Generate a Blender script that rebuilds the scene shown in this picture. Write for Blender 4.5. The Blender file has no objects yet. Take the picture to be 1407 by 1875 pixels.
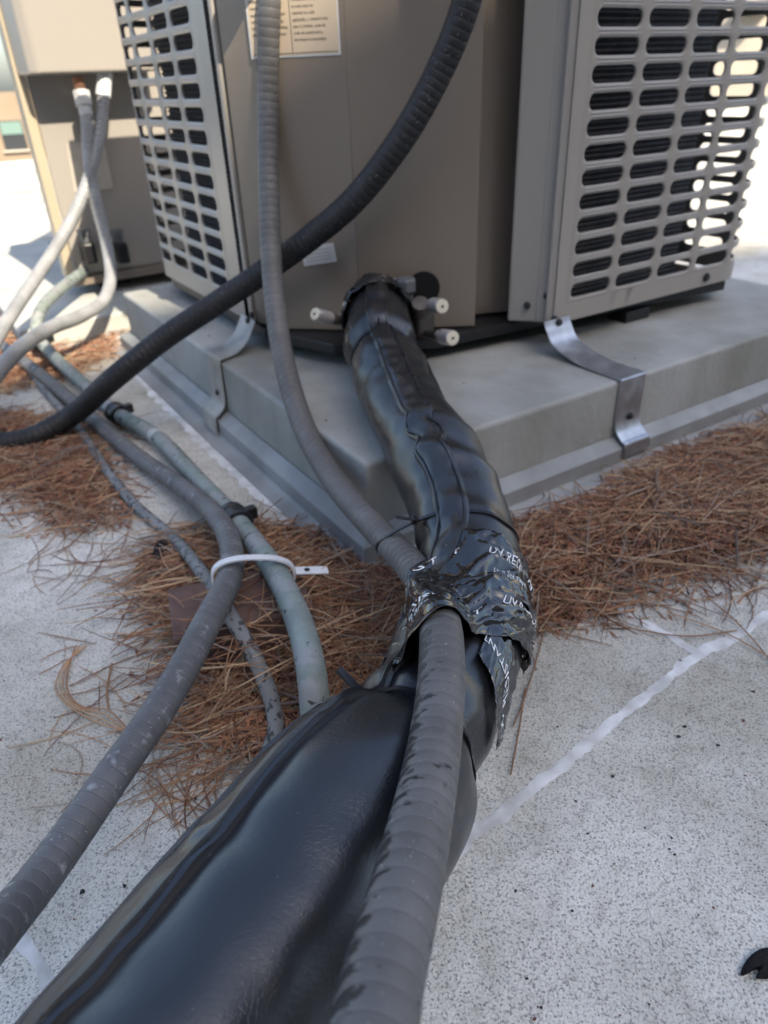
import bpy, bmesh, math, random
import numpy as np
from mathutils import Vector, Matrix, noise
R = math.radians
sc = bpy.context.scene
COL = sc.collection

# ------------------------------------------------------------------ camera
EYE = np.array([0, 0, .5])
PITCH, ROLL = math.atan2(790, 1306), math.atan2(91, 2160)
FWD = np.array([0, math.cos(PITCH), -math.sin(PITCH)])
_r0 = np.array([1., 0, 0]); _u0 = np.cross(_r0, FWD)
RIGHT = _r0 * math.cos(ROLL) - _u0 * math.sin(ROLL)
UP = np.cross(RIGHT, FWD)
FPX, PCX, PCY = 1306., 703.5, 937.5
cam = bpy.data.cameras.new('camera'); co = bpy.data.objects.new('camera', cam); COL.objects.link(co)
M = Matrix.Identity(4)
for i in range(3):
    M[i][0] = RIGHT[i]; M[i][1] = UP[i]; M[i][2] = -FWD[i]; M[i][3] = EYE[i]
co.matrix_world = M
cam.sensor_fit = 'VERTICAL'; cam.sensor_height = 24; cam.lens = 24 * FPX / 1875
cam.clip_start = .01; cam.clip_end = 400
cam.dof.use_dof = True; cam.dof.focus_distance = .46; cam.dof.aperture_fstop = 5.5
sc.camera = co

# ------------------------------------------------------------------ sky, sun, exposure
A0 = R(58.3)
ER = np.array([math.sin(A0), math.cos(A0), 0]); EL = np.array([-math.cos(A0), math.sin(A0), 0])
EZ = np.array([0, 0, 1.])
SUN_T = -.05 * ER + 1.0 * EL - 1.0 * EZ          # direction the light travels
SUN_T = SUN_T / np.linalg.norm(SUN_T)
sun_el = math.asin(-SUN_T[2]); sun_az = math.atan2(-SUN_T[0], -SUN_T[1])
w = bpy.data.worlds.new('World'); sc.world = w; w.use_nodes = True
nt = w.node_tree; bg = nt.nodes['Background']
sky = nt.nodes.new('ShaderNodeTexSky'); sky.sky_type = 'NISHITA'; sky.sun_disc = False
sky.sun_elevation = sun_el; sky.sun_rotation = sun_az; sky.air_density = 1.0; sky.dust_density = 2.8; sky.ozone_density = 1.0
nt.links.new(sky.outputs[0], bg.inputs[0]); bg.inputs[1].default_value = .13
sl = bpy.data.lights.new('sun', 'SUN'); sl.energy = 3.5; sl.angle = R(.53); sl.color = (1, .89, .72)
so = bpy.data.objects.new('sun', sl); COL.objects.link(so)
so.rotation_euler = Vector(SUN_T).to_track_quat('-Z', 'Y').to_euler()
so.location = (2, -4, 6)
sc.view_settings.view_transform = 'Standard'; sc.view_settings.look = 'None'
sc.view_settings.exposure = 1.4; sc.view_settings.gamma = 1
sc.view_settings.use_curve_mapping = False

# ------------------------------------------------------------------ helpers
def ray(x, y): return FWD + RIGHT * (x - PCX) / FPX - UP * (y - PCY) / FPX
def at(x, y, d): return EYE + ray(x, y) * d              # a point d metres ahead of the camera plane
def gz(x, y, z=0.):                                       # a point at height z
    v = ray(x, y); return EYE + v * (z - EYE[2]) / v[2]
def W(u, v, z): return ER * u + EL * v + EZ * z           # the building's own axes
def norm(v): return v / (np.linalg.norm(v) + 1e-12)
rng = random.Random(7)

def prop(o, label=None, cat=None, group=None, kind=None):
    if label: o['label'] = label
    if cat: o['category'] = cat
    if group: o['group'] = group
    if kind: o['kind'] = kind
    return o
def link(name, me, mat=None, parent=None):
    o = bpy.data.objects.new(name, me); COL.objects.link(o)
    if mat is not None and me is not None: me.materials.append(mat)
    if parent is not None:
        o.parent = parent; o.matrix_parent_inverse = Matrix.Translation(parent.location).inverted()
    return o
def empty(name, loc, label, cat, group=None):
    o = bpy.data.objects.new(name, None); COL.objects.link(o)
    o.location = Vector(loc); o.empty_display_size = .05
    return prop(o, label, cat, group)

class MB:
    def __init__(s): s.v = []; s.f = []; s.uv = None; s.c = None
    def add(s, vs, fs):
        b = len(s.v); s.v += [tuple(map(float, p)) for p in vs]
        s.f += [tuple(i + b for i in f) for f in fs]; return b
    def box(s, c, ax, ay, az, sx, sy, sz):
        c = np.array(c); vs = []
        for k in (-1, 1):
            for i, j in ((-1, -1), (1, -1), (1, 1), (-1, 1)):
                vs.append(c + ax * i * sx / 2 + ay * j * sy / 2 + az * k * sz / 2)
        s.add(vs, [(3, 2, 1, 0), (4, 5, 6, 7), (0, 1, 5, 4), (1, 2, 6, 5), (2, 3, 7, 6), (3, 0, 4, 7)])
    def prism(s, poly, z0, z1):                         # poly: list of (u,v), counter-clockwise in (u,v)
        n = len(poly); vs = [W(u, v, z0) for u, v in poly] + [W(u, v, z1) for u, v in poly]
        s.add(vs, [tuple(range(n))[::-1], tuple(range(n, 2 * n))] + [(i, (i + 1) % n, n + (i + 1) % n, n + i) for i in range(n)])
    def lathe(s, c, axis, prof, n=20, ref=None):        # prof: list of (distance along axis, radius)
        axis = norm(np.array(axis)); ref = np.array([0, 0, 1.]) if ref is None else np.array(ref)
        if abs(axis @ ref) > .95: ref = np.array([1., 0, 0])
        a = norm(np.cross(axis, ref)); b = np.cross(axis, a); c = np.array(c); vs = []
        for t, r in prof:
            for k in range(n):
                q = 2 * math.pi * k / n; vs.append(c + axis * t + (a * math.cos(q) + b * math.sin(q)) * r)
        fs = []
        for i in range(len(prof) - 1):
            for k in range(n):
                fs.append((i * n + k, i * n + (k + 1) % n, (i + 1) * n + (k + 1) % n, (i + 1) * n + k))
        m = len(prof) - 1
        fs += [tuple(range(n))[::-1], tuple(m * n + k for k in range(n))]
        s.add(vs, fs)
    def mesh(s, name, smooth=False):
        me = bpy.data.meshes.new(name); me.from_pydata(s.v, [], s.f); me.update()
        if smooth: me.polygons.foreach_set('use_smooth', [True] * len(me.polygons))
        return me
    def build(s, name, mat, parent=None, smooth=False, bevel=0, bseg=2, fix=True):
        me = s.mesh(name, smooth)
        if fix:
            bm = bmesh.new(); bm.from_mesh(me); bmesh.ops.recalc_face_normals(bm, faces=bm.faces); bm.to_mesh(me); bm.free()
        o = link(name, me, mat, parent)
        if bevel:
            b = o.modifiers.new('bevel', 'BEVEL'); b.width = bevel; b.segments = bseg; b.limit_method = 'ANGLE'; b.angle_limit = R(35)
        return o
def auto_smooth(o, ang=40):
    me = o.data
    me.polygons.foreach_set('use_smooth', [True] * len(me.polygons))
    me.set_sharp_from_angle(angle=R(ang))
    return o

# ------------------------------------------------------------------ materials
def mat(name, col, rough=.5, metal=0., spec=.5, noise_amt=0., noise_scale=8., bump=0., bump_scale=200., coat=0., col2=None, detail=4., rvar=0.):
    m = bpy.data.materials.new(name); m.use_nodes = True; n = m.node_tree.nodes; l = m.node_tree.links
    b = n['Principled BSDF']; b.inputs['Roughness'].default_value = rough; b.inputs['Metallic'].default_value = metal
    b.inputs['Specular IOR Level'].default_value = spec; b.inputs['Coat Weight'].default_value = coat
    b.inputs['Base Color'].default_value = (*col, 1)
    tc = n.new('ShaderNodeNewGeometry')
    if noise_amt or col2:
        t = n.new('ShaderNodeTexNoise'); t.inputs['Scale'].default_value = noise_scale; t.inputs['Detail'].default_value = detail
        l.new(tc.outputs['Position'], t.inputs['Vector'])
        r = n.new('ShaderNodeValToRGB'); r.color_ramp.elements[0].position = .35; r.color_ramp.elements[1].position = .68
        c2 = col2 or tuple(c * (1 - noise_amt) for c in col)
        r.color_ramp.elements[0].color = (*c2, 1); r.color_ramp.elements[1].color = (*col, 1)
        l.new(t.outputs['Fac'], r.inputs[0]); l.new(r.outputs[0], b.inputs['Base Color'])
        if rvar:
            mr = n.new('ShaderNodeMapRange'); mr.inputs[1].default_value = .3; mr.inputs[2].default_value = .7
            mr.inputs[3].default_value = rough - rvar; mr.inputs[4].default_value = rough + rvar
            l.new(t.outputs['Fac'], mr.inputs[0]); l.new(mr.outputs[0], b.inputs['Roughness'])
    if bump:
        t2 = n.new('ShaderNodeTexNoise'); t2.inputs['Scale'].default_value = bump_scale; t2.inputs['Detail'].default_value = 3
        l.new(tc.outputs['Position'], t2.inputs['Vector'])
        bp = n.new('ShaderNodeBump'); bp.inputs['Strength'].default_value = 1; bp.inputs['Distance'].default_value = bump
        l.new(t2.outputs['Fac'], bp.inputs['Height']); l.new(bp.outputs[0], b.inputs['Normal'])
    return m
def N(m): return m.node_tree.nodes
def attr_mat(name, rough=.7, spec=.3):
    m = bpy.data.materials.new(name); m.use_nodes = True; n = m.node_tree.nodes
    a = n.new('ShaderNodeAttribute'); a.attribute_name = 'tint'
    m.node_tree.links.new(a.outputs['Color'], n['Principled BSDF'].inputs['Base Color'])
    n['Principled BSDF'].inputs['Roughness'].default_value = rough; n['Principled BSDF'].inputs['Specular IOR Level'].default_value = spec
    return m
def set_tint(me, cols):
    a = me.color_attributes.new('tint', 'FLOAT_COLOR', 'POINT')
    a.data.foreach_set('color', np.array(cols, dtype=np.float32).ravel())

def roof_material():
    m = bpy.data.materials.new('granulated_roofing'); m.use_nodes = True; n = m.node_tree.nodes; l = m.node_tree.links
    b = n['Principled BSDF']; b.inputs['Roughness'].default_value = .85; b.inputs['Specular IOR Level'].default_value = .2
    g = n.new('ShaderNodeNewGeometry')
    def tex(scale, detail=2, rough=.5):
        t = n.new('ShaderNodeTexNoise'); t.inputs['Scale'].default_value = scale; t.inputs['Detail'].default_value = detail
        t.inputs['Roughness'].default_value = rough; l.new(g.outputs['Position'], t.inputs['Vector']); return t
    def ramp(src, p0, c0, p1, c1):
        r = n.new('ShaderNodeValToRGB'); r.color_ramp.elements[0].position = p0; r.color_ramp.elements[0].color = (*c0, 1)
        r.color_ramp.elements[1].position = p1; r.color_ramp.elements[1].color = (*c1, 1); l.new(src, r.inputs[0]); return r
    def mul(a, c, f=1.):
        x = n.new('ShaderNodeMix'); x.data_type = 'RGBA'; x.blend_type = 'MULTIPLY'; x.inputs[0].default_value = f
        l.new(a, x.inputs[6]); l.new(c, x.inputs[7]); return x.outputs[2]
    v = n.new('ShaderNodeTexVoronoi'); v.inputs['Scale'].default_value = 700; l.new(g.outputs['Position'], v.inputs['Vector'])
    sep = n.new('ShaderNodeSeparateColor'); l.new(v.outputs['Color'], sep.inputs[0])
    gran = ramp(sep.outputs[0], .06, (.46, .445, .41), .24, (.84, .82, .755))
    fine = ramp(tex(520, 2).outputs['Fac'], .32, (.60, .595, .58), .50, (1, 1, 1))
    fine2 = ramp(tex(60, 4, .6).outputs['Fac'], .30, (.78, .77, .75), .50, (1, 1, 1))
    st = ramp(tex(3.6, 6, .62).outputs['Fac'], .36, (.64, .62, .57), .60, (1, 1, 1))
    c = mul(mul(mul(gran.outputs[0], fine.outputs[0]), fine2.outputs[0], .8), st.outputs[0])
    tb = tex(1.4, 4, .6); ofs = n.new('ShaderNodeVectorMath'); ofs.inputs[1].default_value = (9.1, -4.3, 0); l.new(g.outputs['Position'], ofs.inputs[0]); l.new(ofs.outputs[0], tb.inputs['Vector'])
    big = ramp(tb.outputs['Fac'], .38, (.70, .69, .67), .56, (1, 1, 1))
    c = mul(c, big.outputs[0])
    l.new(c, b.inputs['Base Color'])
    bp = n.new('ShaderNodeBump'); bp.inputs['Distance'].default_value = .0016; bp.inputs['Strength'].default_value = 1
    l.new(tex(430, 2).outputs['Fac'], bp.inputs['Height'])
    bp2 = n.new('ShaderNodeBump'); bp2.inputs['Distance'].default_value = .02; bp2.inputs['Strength'].default_value = .5
    l.new(tex(7, 3).outputs['Fac'], bp2.inputs['Height']); l.new(bp2.outputs[0], bp.inputs['Normal'])
    l.new(bp.outputs[0], b.inputs['Normal'])
    return m

def jacket_material():
    m = bpy.data.materials.new('black_vinyl_jacket'); m.use_nodes = True; n = m.node_tree.nodes; l = m.node_tree.links
    b = n['Principled BSDF']; b.inputs['Base Color'].default_value = (.012, .0125, .014, 1)
    jg = n.new('ShaderNodeNewGeometry'); jn = n.new('ShaderNodeTexNoise'); jn.inputs['Scale'].default_value = 480; jn.inputs['Detail'].default_value = 1; l.new(jg.outputs['Position'], jn.inputs['Vector'])
    jr = n.new('ShaderNodeValToRGB'); jr.color_ramp.elements[0].position = .77; jr.color_ramp.elements[1].position = .84; jr.color_ramp.elements[0].color = (.012, .0125, .014, 1); jr.color_ramp.elements[1].color = (.16, .155, .15, 1)
    l.new(jn.outputs['Fac'], jr.inputs[0]); l.new(jr.outputs[0], b.inputs['Base Color'])
    b.inputs['Roughness'].default_value = .36; b.inputs['Specular IOR Level'].default_value = .95
    g = n.new('ShaderNodeNewGeometry')
    t = n.new('ShaderNodeTexNoise'); t.inputs['Scale'].default_value = 420; t.inputs['Detail'].default_value = 3; t.inputs['Roughness'].default_value = .6
    l.new(g.outputs['Position'], t.inputs['Vector'])
    v = n.new('ShaderNodeTexVoronoi'); v.feature = 'DISTANCE_TO_EDGE'; v.inputs['Scale'].default_value = 330
    l.new(g.outputs['Position'], v.inputs['Vector'])
    mr = n.new('ShaderNodeMapRange'); mr.inputs[2].default_value = .12; l.new(v.outputs['Distance'], mr.inputs[0])
    # creases crack the vinyl only in places
    t3 = n.new('ShaderNodeTexNoise'); t3.inputs['Scale'].default_value = 14; l.new(g.outputs['Position'], t3.inputs['Vector'])
    m3 = n.new('ShaderNodeMapRange'); m3.inputs[1].default_value = .48; m3.inputs[2].default_value = .66; l.new(t3.outputs['Fac'], m3.inputs[0])
    ad = n.new('ShaderNodeMath'); ad.operation = 'MULTIPLY'; m3.inputs[4].default_value = .55; l.new(mr.outputs[0], ad.inputs[0]); l.new(m3.outputs[0], ad.inputs[1])
    sm = n.new('ShaderNodeMath'); sm.operation = 'ADD'; l.new(ad.outputs[0], sm.inputs[0]); l.new(t.outputs['Fac'], sm.inputs[1])
    bp = n.new('ShaderNodeBump'); bp.inputs['Distance'].default_value = .00015; bp.inputs['Strength'].default_value = .9
    l.new(sm.outputs[0], bp.inputs['Height']); l.new(bp.outputs[0], b.inputs['Normal'])
    t4 = n.new('ShaderNodeTexNoise'); t4.inputs['Scale'].default_value = 30; t4.inputs['Detail'].default_value = 5; l.new(g.outputs['Position'], t4.inputs['Vector'])
    m4 = n.new('ShaderNodeMapRange'); m4.inputs[1].default_value = .3; m4.inputs[2].default_value = .7; m4.inputs[3].default_value = .25; m4.inputs[4].default_value = .37
    l.new(t4.outputs['Fac'], m4.inputs[0]); l.new(m4.outputs[0], b.inputs['Roughness'])
    return m

def conduit_material(name, col, dark=(.02, .02, .022), blot=0., side=None, smin=None, pitch=0., scratch=0., patch=None, rough=.5):
    """tubes carry a UV map: U metres along, V 0..1 around"""
    m = bpy.data.materials.new(name); m.use_nodes = True; n = m.node_tree.nodes; l = m.node_tree.links
    b = n['Principled BSDF']; b.inputs['Roughness'].default_value = rough; b.inputs['Specular IOR Level'].default_value = .4
    g = n.new('ShaderNodeNewGeometry')
    def tex(scale, detail=4):
        t = n.new('ShaderNodeTexNoise'); t.inputs['Scale'].default_value = scale; t.inputs['Detail'].default_value = detail
        l.new(g.outputs['Position'], t.inputs['Vector']); return t
    def mr(src, a, c, x=0., y=1.):
        q = n.new('ShaderNodeMapRange'); q.inputs[1].default_value = a; q.inputs[2].default_value = c; q.inputs[3].default_value = x; q.inputs[4].default_value = y
        l.new(src, q.inputs[0]); return q.outputs[0]
    def mix(f, a, c):
        x = n.new('ShaderNodeMix'); x.data_type = 'RGBA'; l.new(f, x.inputs[0])
        for s, k in ((a, 6), (c, 7)):
            if isinstance(s, tuple): x.inputs[k].default_value = (*s, 1)
            else: l.new(s, x.inputs[k])
        return x.outputs[2]
    c = mix(mr(tex(22, 5).outputs['Fac'], .35, .65), tuple(x * .8 for x in col), tuple(min(1, x * 1.16) for x in col))
    if patch: c = mix(mr(tex(38, 4).outputs['Fac'], .5, .56), c, patch)
    if scratch:
        c = mix(mr(tex(75, 8).outputs['Fac'], .60, .70, 0, scratch), c, (.42, .43, .44))
    # pale dust specks
    c = mix(mr(tex(520, 1).outputs['Fac'], .74, .78, 0, .75), c, (.55, .55, .55))
    if blot is not None and side is not None or blot:
        uv = n.new('ShaderNodeUVMap'); sx = n.new('ShaderNodeSeparateXYZ'); l.new(uv.outputs[0], sx.inputs[0])
        cv = n.new('ShaderNodeCombineXYZ'); k1 = n.new('ShaderNodeMath'); k1.operation = 'MULTIPLY'; k1.inputs[1].default_value = 120; l.new(sx.outputs[0], k1.inputs[0])
        def trig(op, amp, sh=0.):
            q1 = n.new('ShaderNodeMath'); q1.operation = 'MULTIPLY_ADD'; q1.inputs[1].default_value = 2 * math.pi; q1.inputs[2].default_value = -2 * math.pi * sh; l.new(sx.outputs[1], q1.inputs[0])
            q2 = n.new('ShaderNodeMath'); q2.operation = op; l.new(q1.outputs[0], q2.inputs[0]); q3 = n.new('ShaderNodeMath'); q3.operation = 'MULTIPLY'; q3.inputs[1].default_value = amp; l.new(q2.outputs[0], q3.inputs[0]); return q3.outputs[0]
        l.new(k1.outputs[0], cv.inputs[0]); l.new(trig('COSINE', 1.1), cv.inputs[1]); l.new(trig('SINE', 1.1), cv.inputs[2])
        tf = n.new('ShaderNodeTexNoise'); tf.inputs['Scale'].default_value = 1; tf.inputs['Detail'].default_value = 5; l.new(cv.outputs[0], tf.inputs['Vector']); f = tf.outputs['Fac']
        if side is not None:
            near = mr(trig('COSINE', 1., side), .15, .9, 0., .24)
            ad = n.new('ShaderNodeMath'); ad.operation = 'ADD'; l.new(f, ad.inputs[0]); l.new(near, ad.inputs[1]); f = ad.outputs[0]
        mk = mr(f, .64 - blot, .67 - blot)
        if smin is not None:
            mm = n.new('ShaderNodeMath'); mm.operation = 'MULTIPLY'; l.new(mk, mm.inputs[0]); l.new(mr(sx.outputs[0], smin - .1, smin + .1), mm.inputs[1]); mk = mm.outputs[0]
        c = mix(mk, c, dark)
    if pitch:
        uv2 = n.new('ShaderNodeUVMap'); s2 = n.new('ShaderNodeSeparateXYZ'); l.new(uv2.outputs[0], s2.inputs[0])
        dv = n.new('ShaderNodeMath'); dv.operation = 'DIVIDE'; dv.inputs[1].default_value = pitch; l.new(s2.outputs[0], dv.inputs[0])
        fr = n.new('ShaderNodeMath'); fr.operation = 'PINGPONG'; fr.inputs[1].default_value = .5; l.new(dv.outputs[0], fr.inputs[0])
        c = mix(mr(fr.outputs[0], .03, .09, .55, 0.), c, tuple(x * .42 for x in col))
        c = mix(mr(fr.outputs[0], .10, .16, .18, 0.), c, tuple(min(1, x * 1.7) for x in col))  # paler line along each groove, a highlight painted into the colour
    l.new(c, b.inputs['Base Color'])
    bp = n.new('ShaderNodeBump'); bp.inputs['Distance'].default_value = .0003; l.new(tex(300, 2).outputs['Fac'], bp.inputs['Height']); l.new(bp.outputs[0], b.inputs['Normal'])
    l.new(mr(tex(45).outputs['Fac'], .3, .7, rough - .1, rough + .12), b.inputs['Roughness'])
    return m

MR = roof_material()
M_jacket = jacket_material()
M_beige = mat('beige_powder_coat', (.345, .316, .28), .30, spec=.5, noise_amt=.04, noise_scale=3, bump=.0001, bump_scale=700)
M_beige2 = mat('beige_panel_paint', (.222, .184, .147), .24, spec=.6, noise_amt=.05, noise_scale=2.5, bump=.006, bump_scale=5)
M_coil = mat('coil_fins', (.05, .05, .055), .5, .4, noise_amt=.4, noise_scale=60)
M_pan = mat('black_base_pan', (.018, .018, .02), .4, noise_amt=.3, noise_scale=30)
M_pad = mat('grey_pad_coating', (.42, .425, .41), .7, spec=.3, col2=(.29, .29, .265), noise_scale=5, bump=.0012, bump_scale=90, detail=9)
def streaks(m, sc_=(17, 17, 1.6), lo=.86):
    n = m.node_tree.nodes; l = m.node_tree.links; b = n['Principled BSDF']; src = b.inputs['Base Color'].links[0].from_socket
    g = n.new('ShaderNodeNewGeometry'); mp = n.new('ShaderNodeMapping'); mp.inputs['Scale'].default_value = sc_; l.new(g.outputs['Position'], mp.inputs[0])
    t = n.new('ShaderNodeTexNoise'); t.inputs['Scale'].default_value = 1; t.inputs['Detail'].default_value = 5; l.new(mp.outputs[0], t.inputs['Vector'])
    r = n.new('ShaderNodeValToRGB'); r.color_ramp.elements[0].position = .36; r.color_ramp.elements[1].position = .6
    r.color_ramp.elements[0].color = (lo, lo, lo * .97, 1); r.color_ramp.elements[1].color = (1.0, 1.0, 1.0, 1); l.new(t.outputs['Fac'], r.inputs[0])
    x = n.new('ShaderNodeMix'); x.data_type = 'RGBA'; x.blend_type = 'MULTIPLY'; x.inputs[0].default_value = 1; l.new(src, x.inputs[6]); l.new(r.outputs[0], x.inputs[7]); l.new(x.outputs[2], b.inputs['Base Color'])
streaks(M_pad)
M_flash = mat('grey_painted_flashing', (.34, .35, .35), .5, spec=.4, col2=(.22, .225, .22), noise_scale=11, bump=.0003, bump_scale=90)
M_galv = mat('galvanised_steel', (.62, .64, .67), .36, .85, col2=(.42, .43, .45), noise_scale=40, bump=.0001, bump_scale=200, rvar=.08)
M_screw = mat('dark_screw', (.05, .05, .055), .45, .6)
M_cap = mat('nickel_cap', (.62, .57, .53), .35, .55, noise_amt=.2, noise_scale=60)
M_capface = mat('cap_plastic_face', (.72, .66, .52), .45)
M_brass = mat('dull_brass', (.16, .14, .12), .4, .7, noise_amt=.4, noise_scale=50)
M_hex = mat('grey_hex_cap', (.16, .17, .175), .5, .3, noise_amt=.2, noise_scale=80)
M_black = mat('black_plastic', (.014, .014, .016), .35, spec=.5, bump=.0001, bump_scale=300)
M_hole = mat('dark_opening', (.004, .004, .004), .9)
M_wood = mat('weathered_redwood', (.15, .092, .072), .8, col2=(.075, .042, .034), noise_scale=26, bump=.002, bump_scale=50)
M_white = mat('white_nylon', (.72, .73, .74), .45, noise_amt=.08, noise_scale=30)
M_sealant = mat('white_sealant', (.82, .81, .79), .6, col2=(.52, .51, .48), noise_scale=38, bump=.002, bump_scale=60)
M_tape = mat('glossy_black_tape', (.008, .008, .009), .055, spec=.9, coat=.45)
M_ink = mat('white_ink', (.82, .83, .84), .4)
M_label = mat('cream_label', (.62, .50, .36), .45, noise_amt=.06, noise_scale=40)
M_labelw = mat('white_label', (.66, .66, .66), .4, noise_amt=.08, noise_scale=50)
M_inkd = mat('dark_label_ink', (.05, .04, .035), .5)
M_c1b = conduit_material('grey_liquidtight_clean', (.20, .21, .225), rough=.5)
M_c2 = conduit_material('black_liquidtight', (.022, .021, .022), rough=.55)
M_c3 = conduit_material('scuffed_grey_conduit', (.120, .120, .122), pitch=.0105, scratch=.6, rough=.48)
M_c4 = conduit_material('weathered_green_grey_pipe', (.225, .265, .245), patch=(.27, .285, .285), blot=.02, dark=(.06, .06, .055), rough=.6)
M_c5 = conduit_material('thin_painted_pipe', (.20, .205, .205), blot=.08, dark=(.05, .05, .05), rough=.6)
M_c6 = conduit_material('slate_grey_conduit', (.28, .285, .29), rough=.45)
M_pvc = conduit_material('pale_grey_conduit', (.46, .465, .455), rough=.5)
M_needle = attr_mat('dry_pine_needle', .6, .35)
M_humus = mat('needle_humus', (.25, .11, .066), .9, spec=.15, col2=(.10, .045, .03), noise_scale=160, bump=.006, bump_scale=240)

# ------------------------------------------------------------------ the roof
m = MB(); m.prism([(-14, -14), (16, -14), (16, 7.2), (-14, 7.2)], -.4, 0)
prop(m.build('roof_deck', MR), kind='structure')
m = MB(); m.prism([(-14, 7.2), (16, 7.2), (16, 7.3), (-14, 7.3)], -.4, .03)
prop(m.build('roof_edge', mat('edge_metal', (.5, .49, .46), .5), bevel=.01), kind='structure')
m = MB(); S = 300
m.add([(-S, -S, -6), (S, -S, -6), (S, S, -6), (-S, S, -6)], [(0, 1, 2, 3)])
prop(m.build('street_ground', mat('asphalt', (.07, .07, .07), .9, noise_amt=.3, noise_scale=.3)), kind='structure')

# shading building behind the camera (its wall runs nearly along ER; the sun stands behind it)
vb0, slope = 1.60, -.115
WD = norm(ER + slope * EL); WN = norm(EL - slope * ER)
zr = -SUN_T[2]; reach = (SUN_T @ WN) / zr
back = 10.; wall_h = (back + vb0 * (WN @ EL)) / reach
hall = empty('stucco_building', -WN * back, 'tall pale stucco building behind the camera whose wall shades the near roof', 'building')
M_stucco = mat('pale_stucco', (.30, .285, .26), .9, noise_amt=.15, noise_scale=3, bump=.003, bump_scale=90)
m = MB(); m.box(-WN * (back + 2) + EZ * (wall_h / 2 - .2), WD, WN, EZ, 44, 4, wall_h + .4); m.build('wall', M_stucco, hall)
m = MB(); m.box(-WN * (back + 2) + EZ * (wall_h + .001 - .03), WD, WN, EZ, 44.02, 4.04, .06); m.build('coping', M_flash, hall)

# roofing laps far out in the sun
m = MB()
for k, v in enumerate((3.1, 4.15, 5.2, 6.2)):
    m.box(W(0, v, .003), ER, EL, EZ, 28, .05, .006)
prop(m.build('roof_laps', mat('lap_edge', (.45, .44, .42), .8, noise_amt=.3, noise_scale=20)), kind='structure')

# buildings beyond the roof edge
M_cream = mat('cream_stucco', (.62, .56, .45), .85, noise_amt=.12, noise_scale=2, bump=.002, bump_scale=60)
M_tan = mat('tan_wall', (.33, .25, .17), .85, noise_amt=.1, noise_scale=1.5)
M_glass = mat('green_glass', (.20, .30, .26), .12, spec=.8)
M_dkwin = mat('dark_glass', (.05, .055, .06), .15, spec=.7)
bl = empty('tan_building', at(10, 230, 26) * np.array([1, 1, 0]), 'tan building with a green window far behind the neighbouring unit', 'building')
c0 = at(25, 248, 26); bx = norm(np.array([1., .25, 0])); by = norm(np.cross(EZ, bx))
ztop = at(25, 168, 26)[2]
m = MB(); m.box(np.array([c0[0], c0[1], (ztop - 6) / 2]) + by * 3, bx, by, EZ, 14, 6, ztop + 6); m.build('wall', M_tan, bl)
for k in range(-2, 3):
    p = np.array([c0[0], c0[1], c0[2]]) + bx * (k * 1.9)
    m = MB(); m.box(p - by * .01, bx, by, EZ, .78, .06, .95); wn = m.build('window', M_dkwin, bl)
    m = MB(); m.box(p - by * .05 + EZ * .24, bx, by, EZ, .72, .05, .40); m.build('pane', M_glass, wn)
    m = MB(); m.box(p - by * .05 - EZ * .50, bx, by, EZ, .9, .12, .06); m.build('sill', M_cream, wn)
br = empty('cream_building', at(1400, 60, 14) * np.array([1, 1, 0]), 'sunlit cream wall seen beyond the slotted guard at upper right', 'building')
c1 = at(1400, 60, 13); bx = norm(np.array([1., -.35, 0])); by = norm(np.cross(EZ, bx))
m = MB(); m.box(np.array([c1[0], c1[1], -1.2]) + by * 2 + bx * 3, bx, by, EZ, 9, 4, 10); m.build('wall', M_cream, br)
m = MB(); m.box(at(1385, 12, 12.8), bx, by, EZ, .5, .5, .16); m.build('awning', mat('brown_metal', (.12, .08, .06), .5), br)

# ------------------------------------------------------------------ pads
PU0, PV0, PU1, PV1, PZ = .362, .620, 1.40, 1.62, .13
def make_pad(name, label, u0, v0, u1, v1, z, mt, flash=True):
    t = empty(name, W((u0 + u1) / 2, (v0 + v1) / 2, 0), label, 'equipment pad')
    m = MB(); m.prism([(u0, v0), (u1, v0), (u1, v1), (u0, v1)], .0, z)
    m.build('slab', mt, t, bevel=.006, bseg=3)
    if flash:
        prof = [(.0015, .046), (.018, .036), (.021, .034), (.021, .012), (.026, .007), (.042, .005), (.042, .001)]
        m = MB(); ring = []
        for o_, zz in prof:
            ring.append([W(u0 - o_, v0 - o_, zz), W(u1 + o_, v0 - o_, zz), W(u1 + o_, v1 + o_, zz), W(u0 - o_, v1 + o_, zz)])
        vs = [p for r_ in ring for p in r_]; fs = []
        for i in range(len(prof) - 1):
            for k in range(4): fs.append((i * 4 + k, i * 4 + (k + 1) % 4, (i + 1) * 4 + (k + 1) % 4, (i + 1) * 4 + k))
        m.add(vs, fs); m.build('flashing', M_flash, t, bevel=.0012)
    return t
make_pad('equipment_pad', 'grey equipment pad with metal flashing under the nearer condensing unit', PU0, PV0, PU1, PV1, PZ, M_pad)
M_pad2 = mat('pale_pad', (.50, .50, .46), .8, noise_amt=.2, noise_scale=8, bump=.0008, bump_scale=100)
make_pad('equipment_pad', 'low pale pad in the sun under the farther condensing unit', .155, 1.775, 1.2, 2.95, .05, M_pad2, False)

# ------------------------------------------------------------------ condensing unit
UU0, UU1, UV0, UV1 = .438, 1.291, .775, 1.598
ZB, ZT = .170, .80
ZBODY = .775
unit = empty('condensing_unit', W(.85, 1.16, PZ), 'large beige condensing unit with slotted guards on the grey pad', 'air conditioner')

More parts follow.
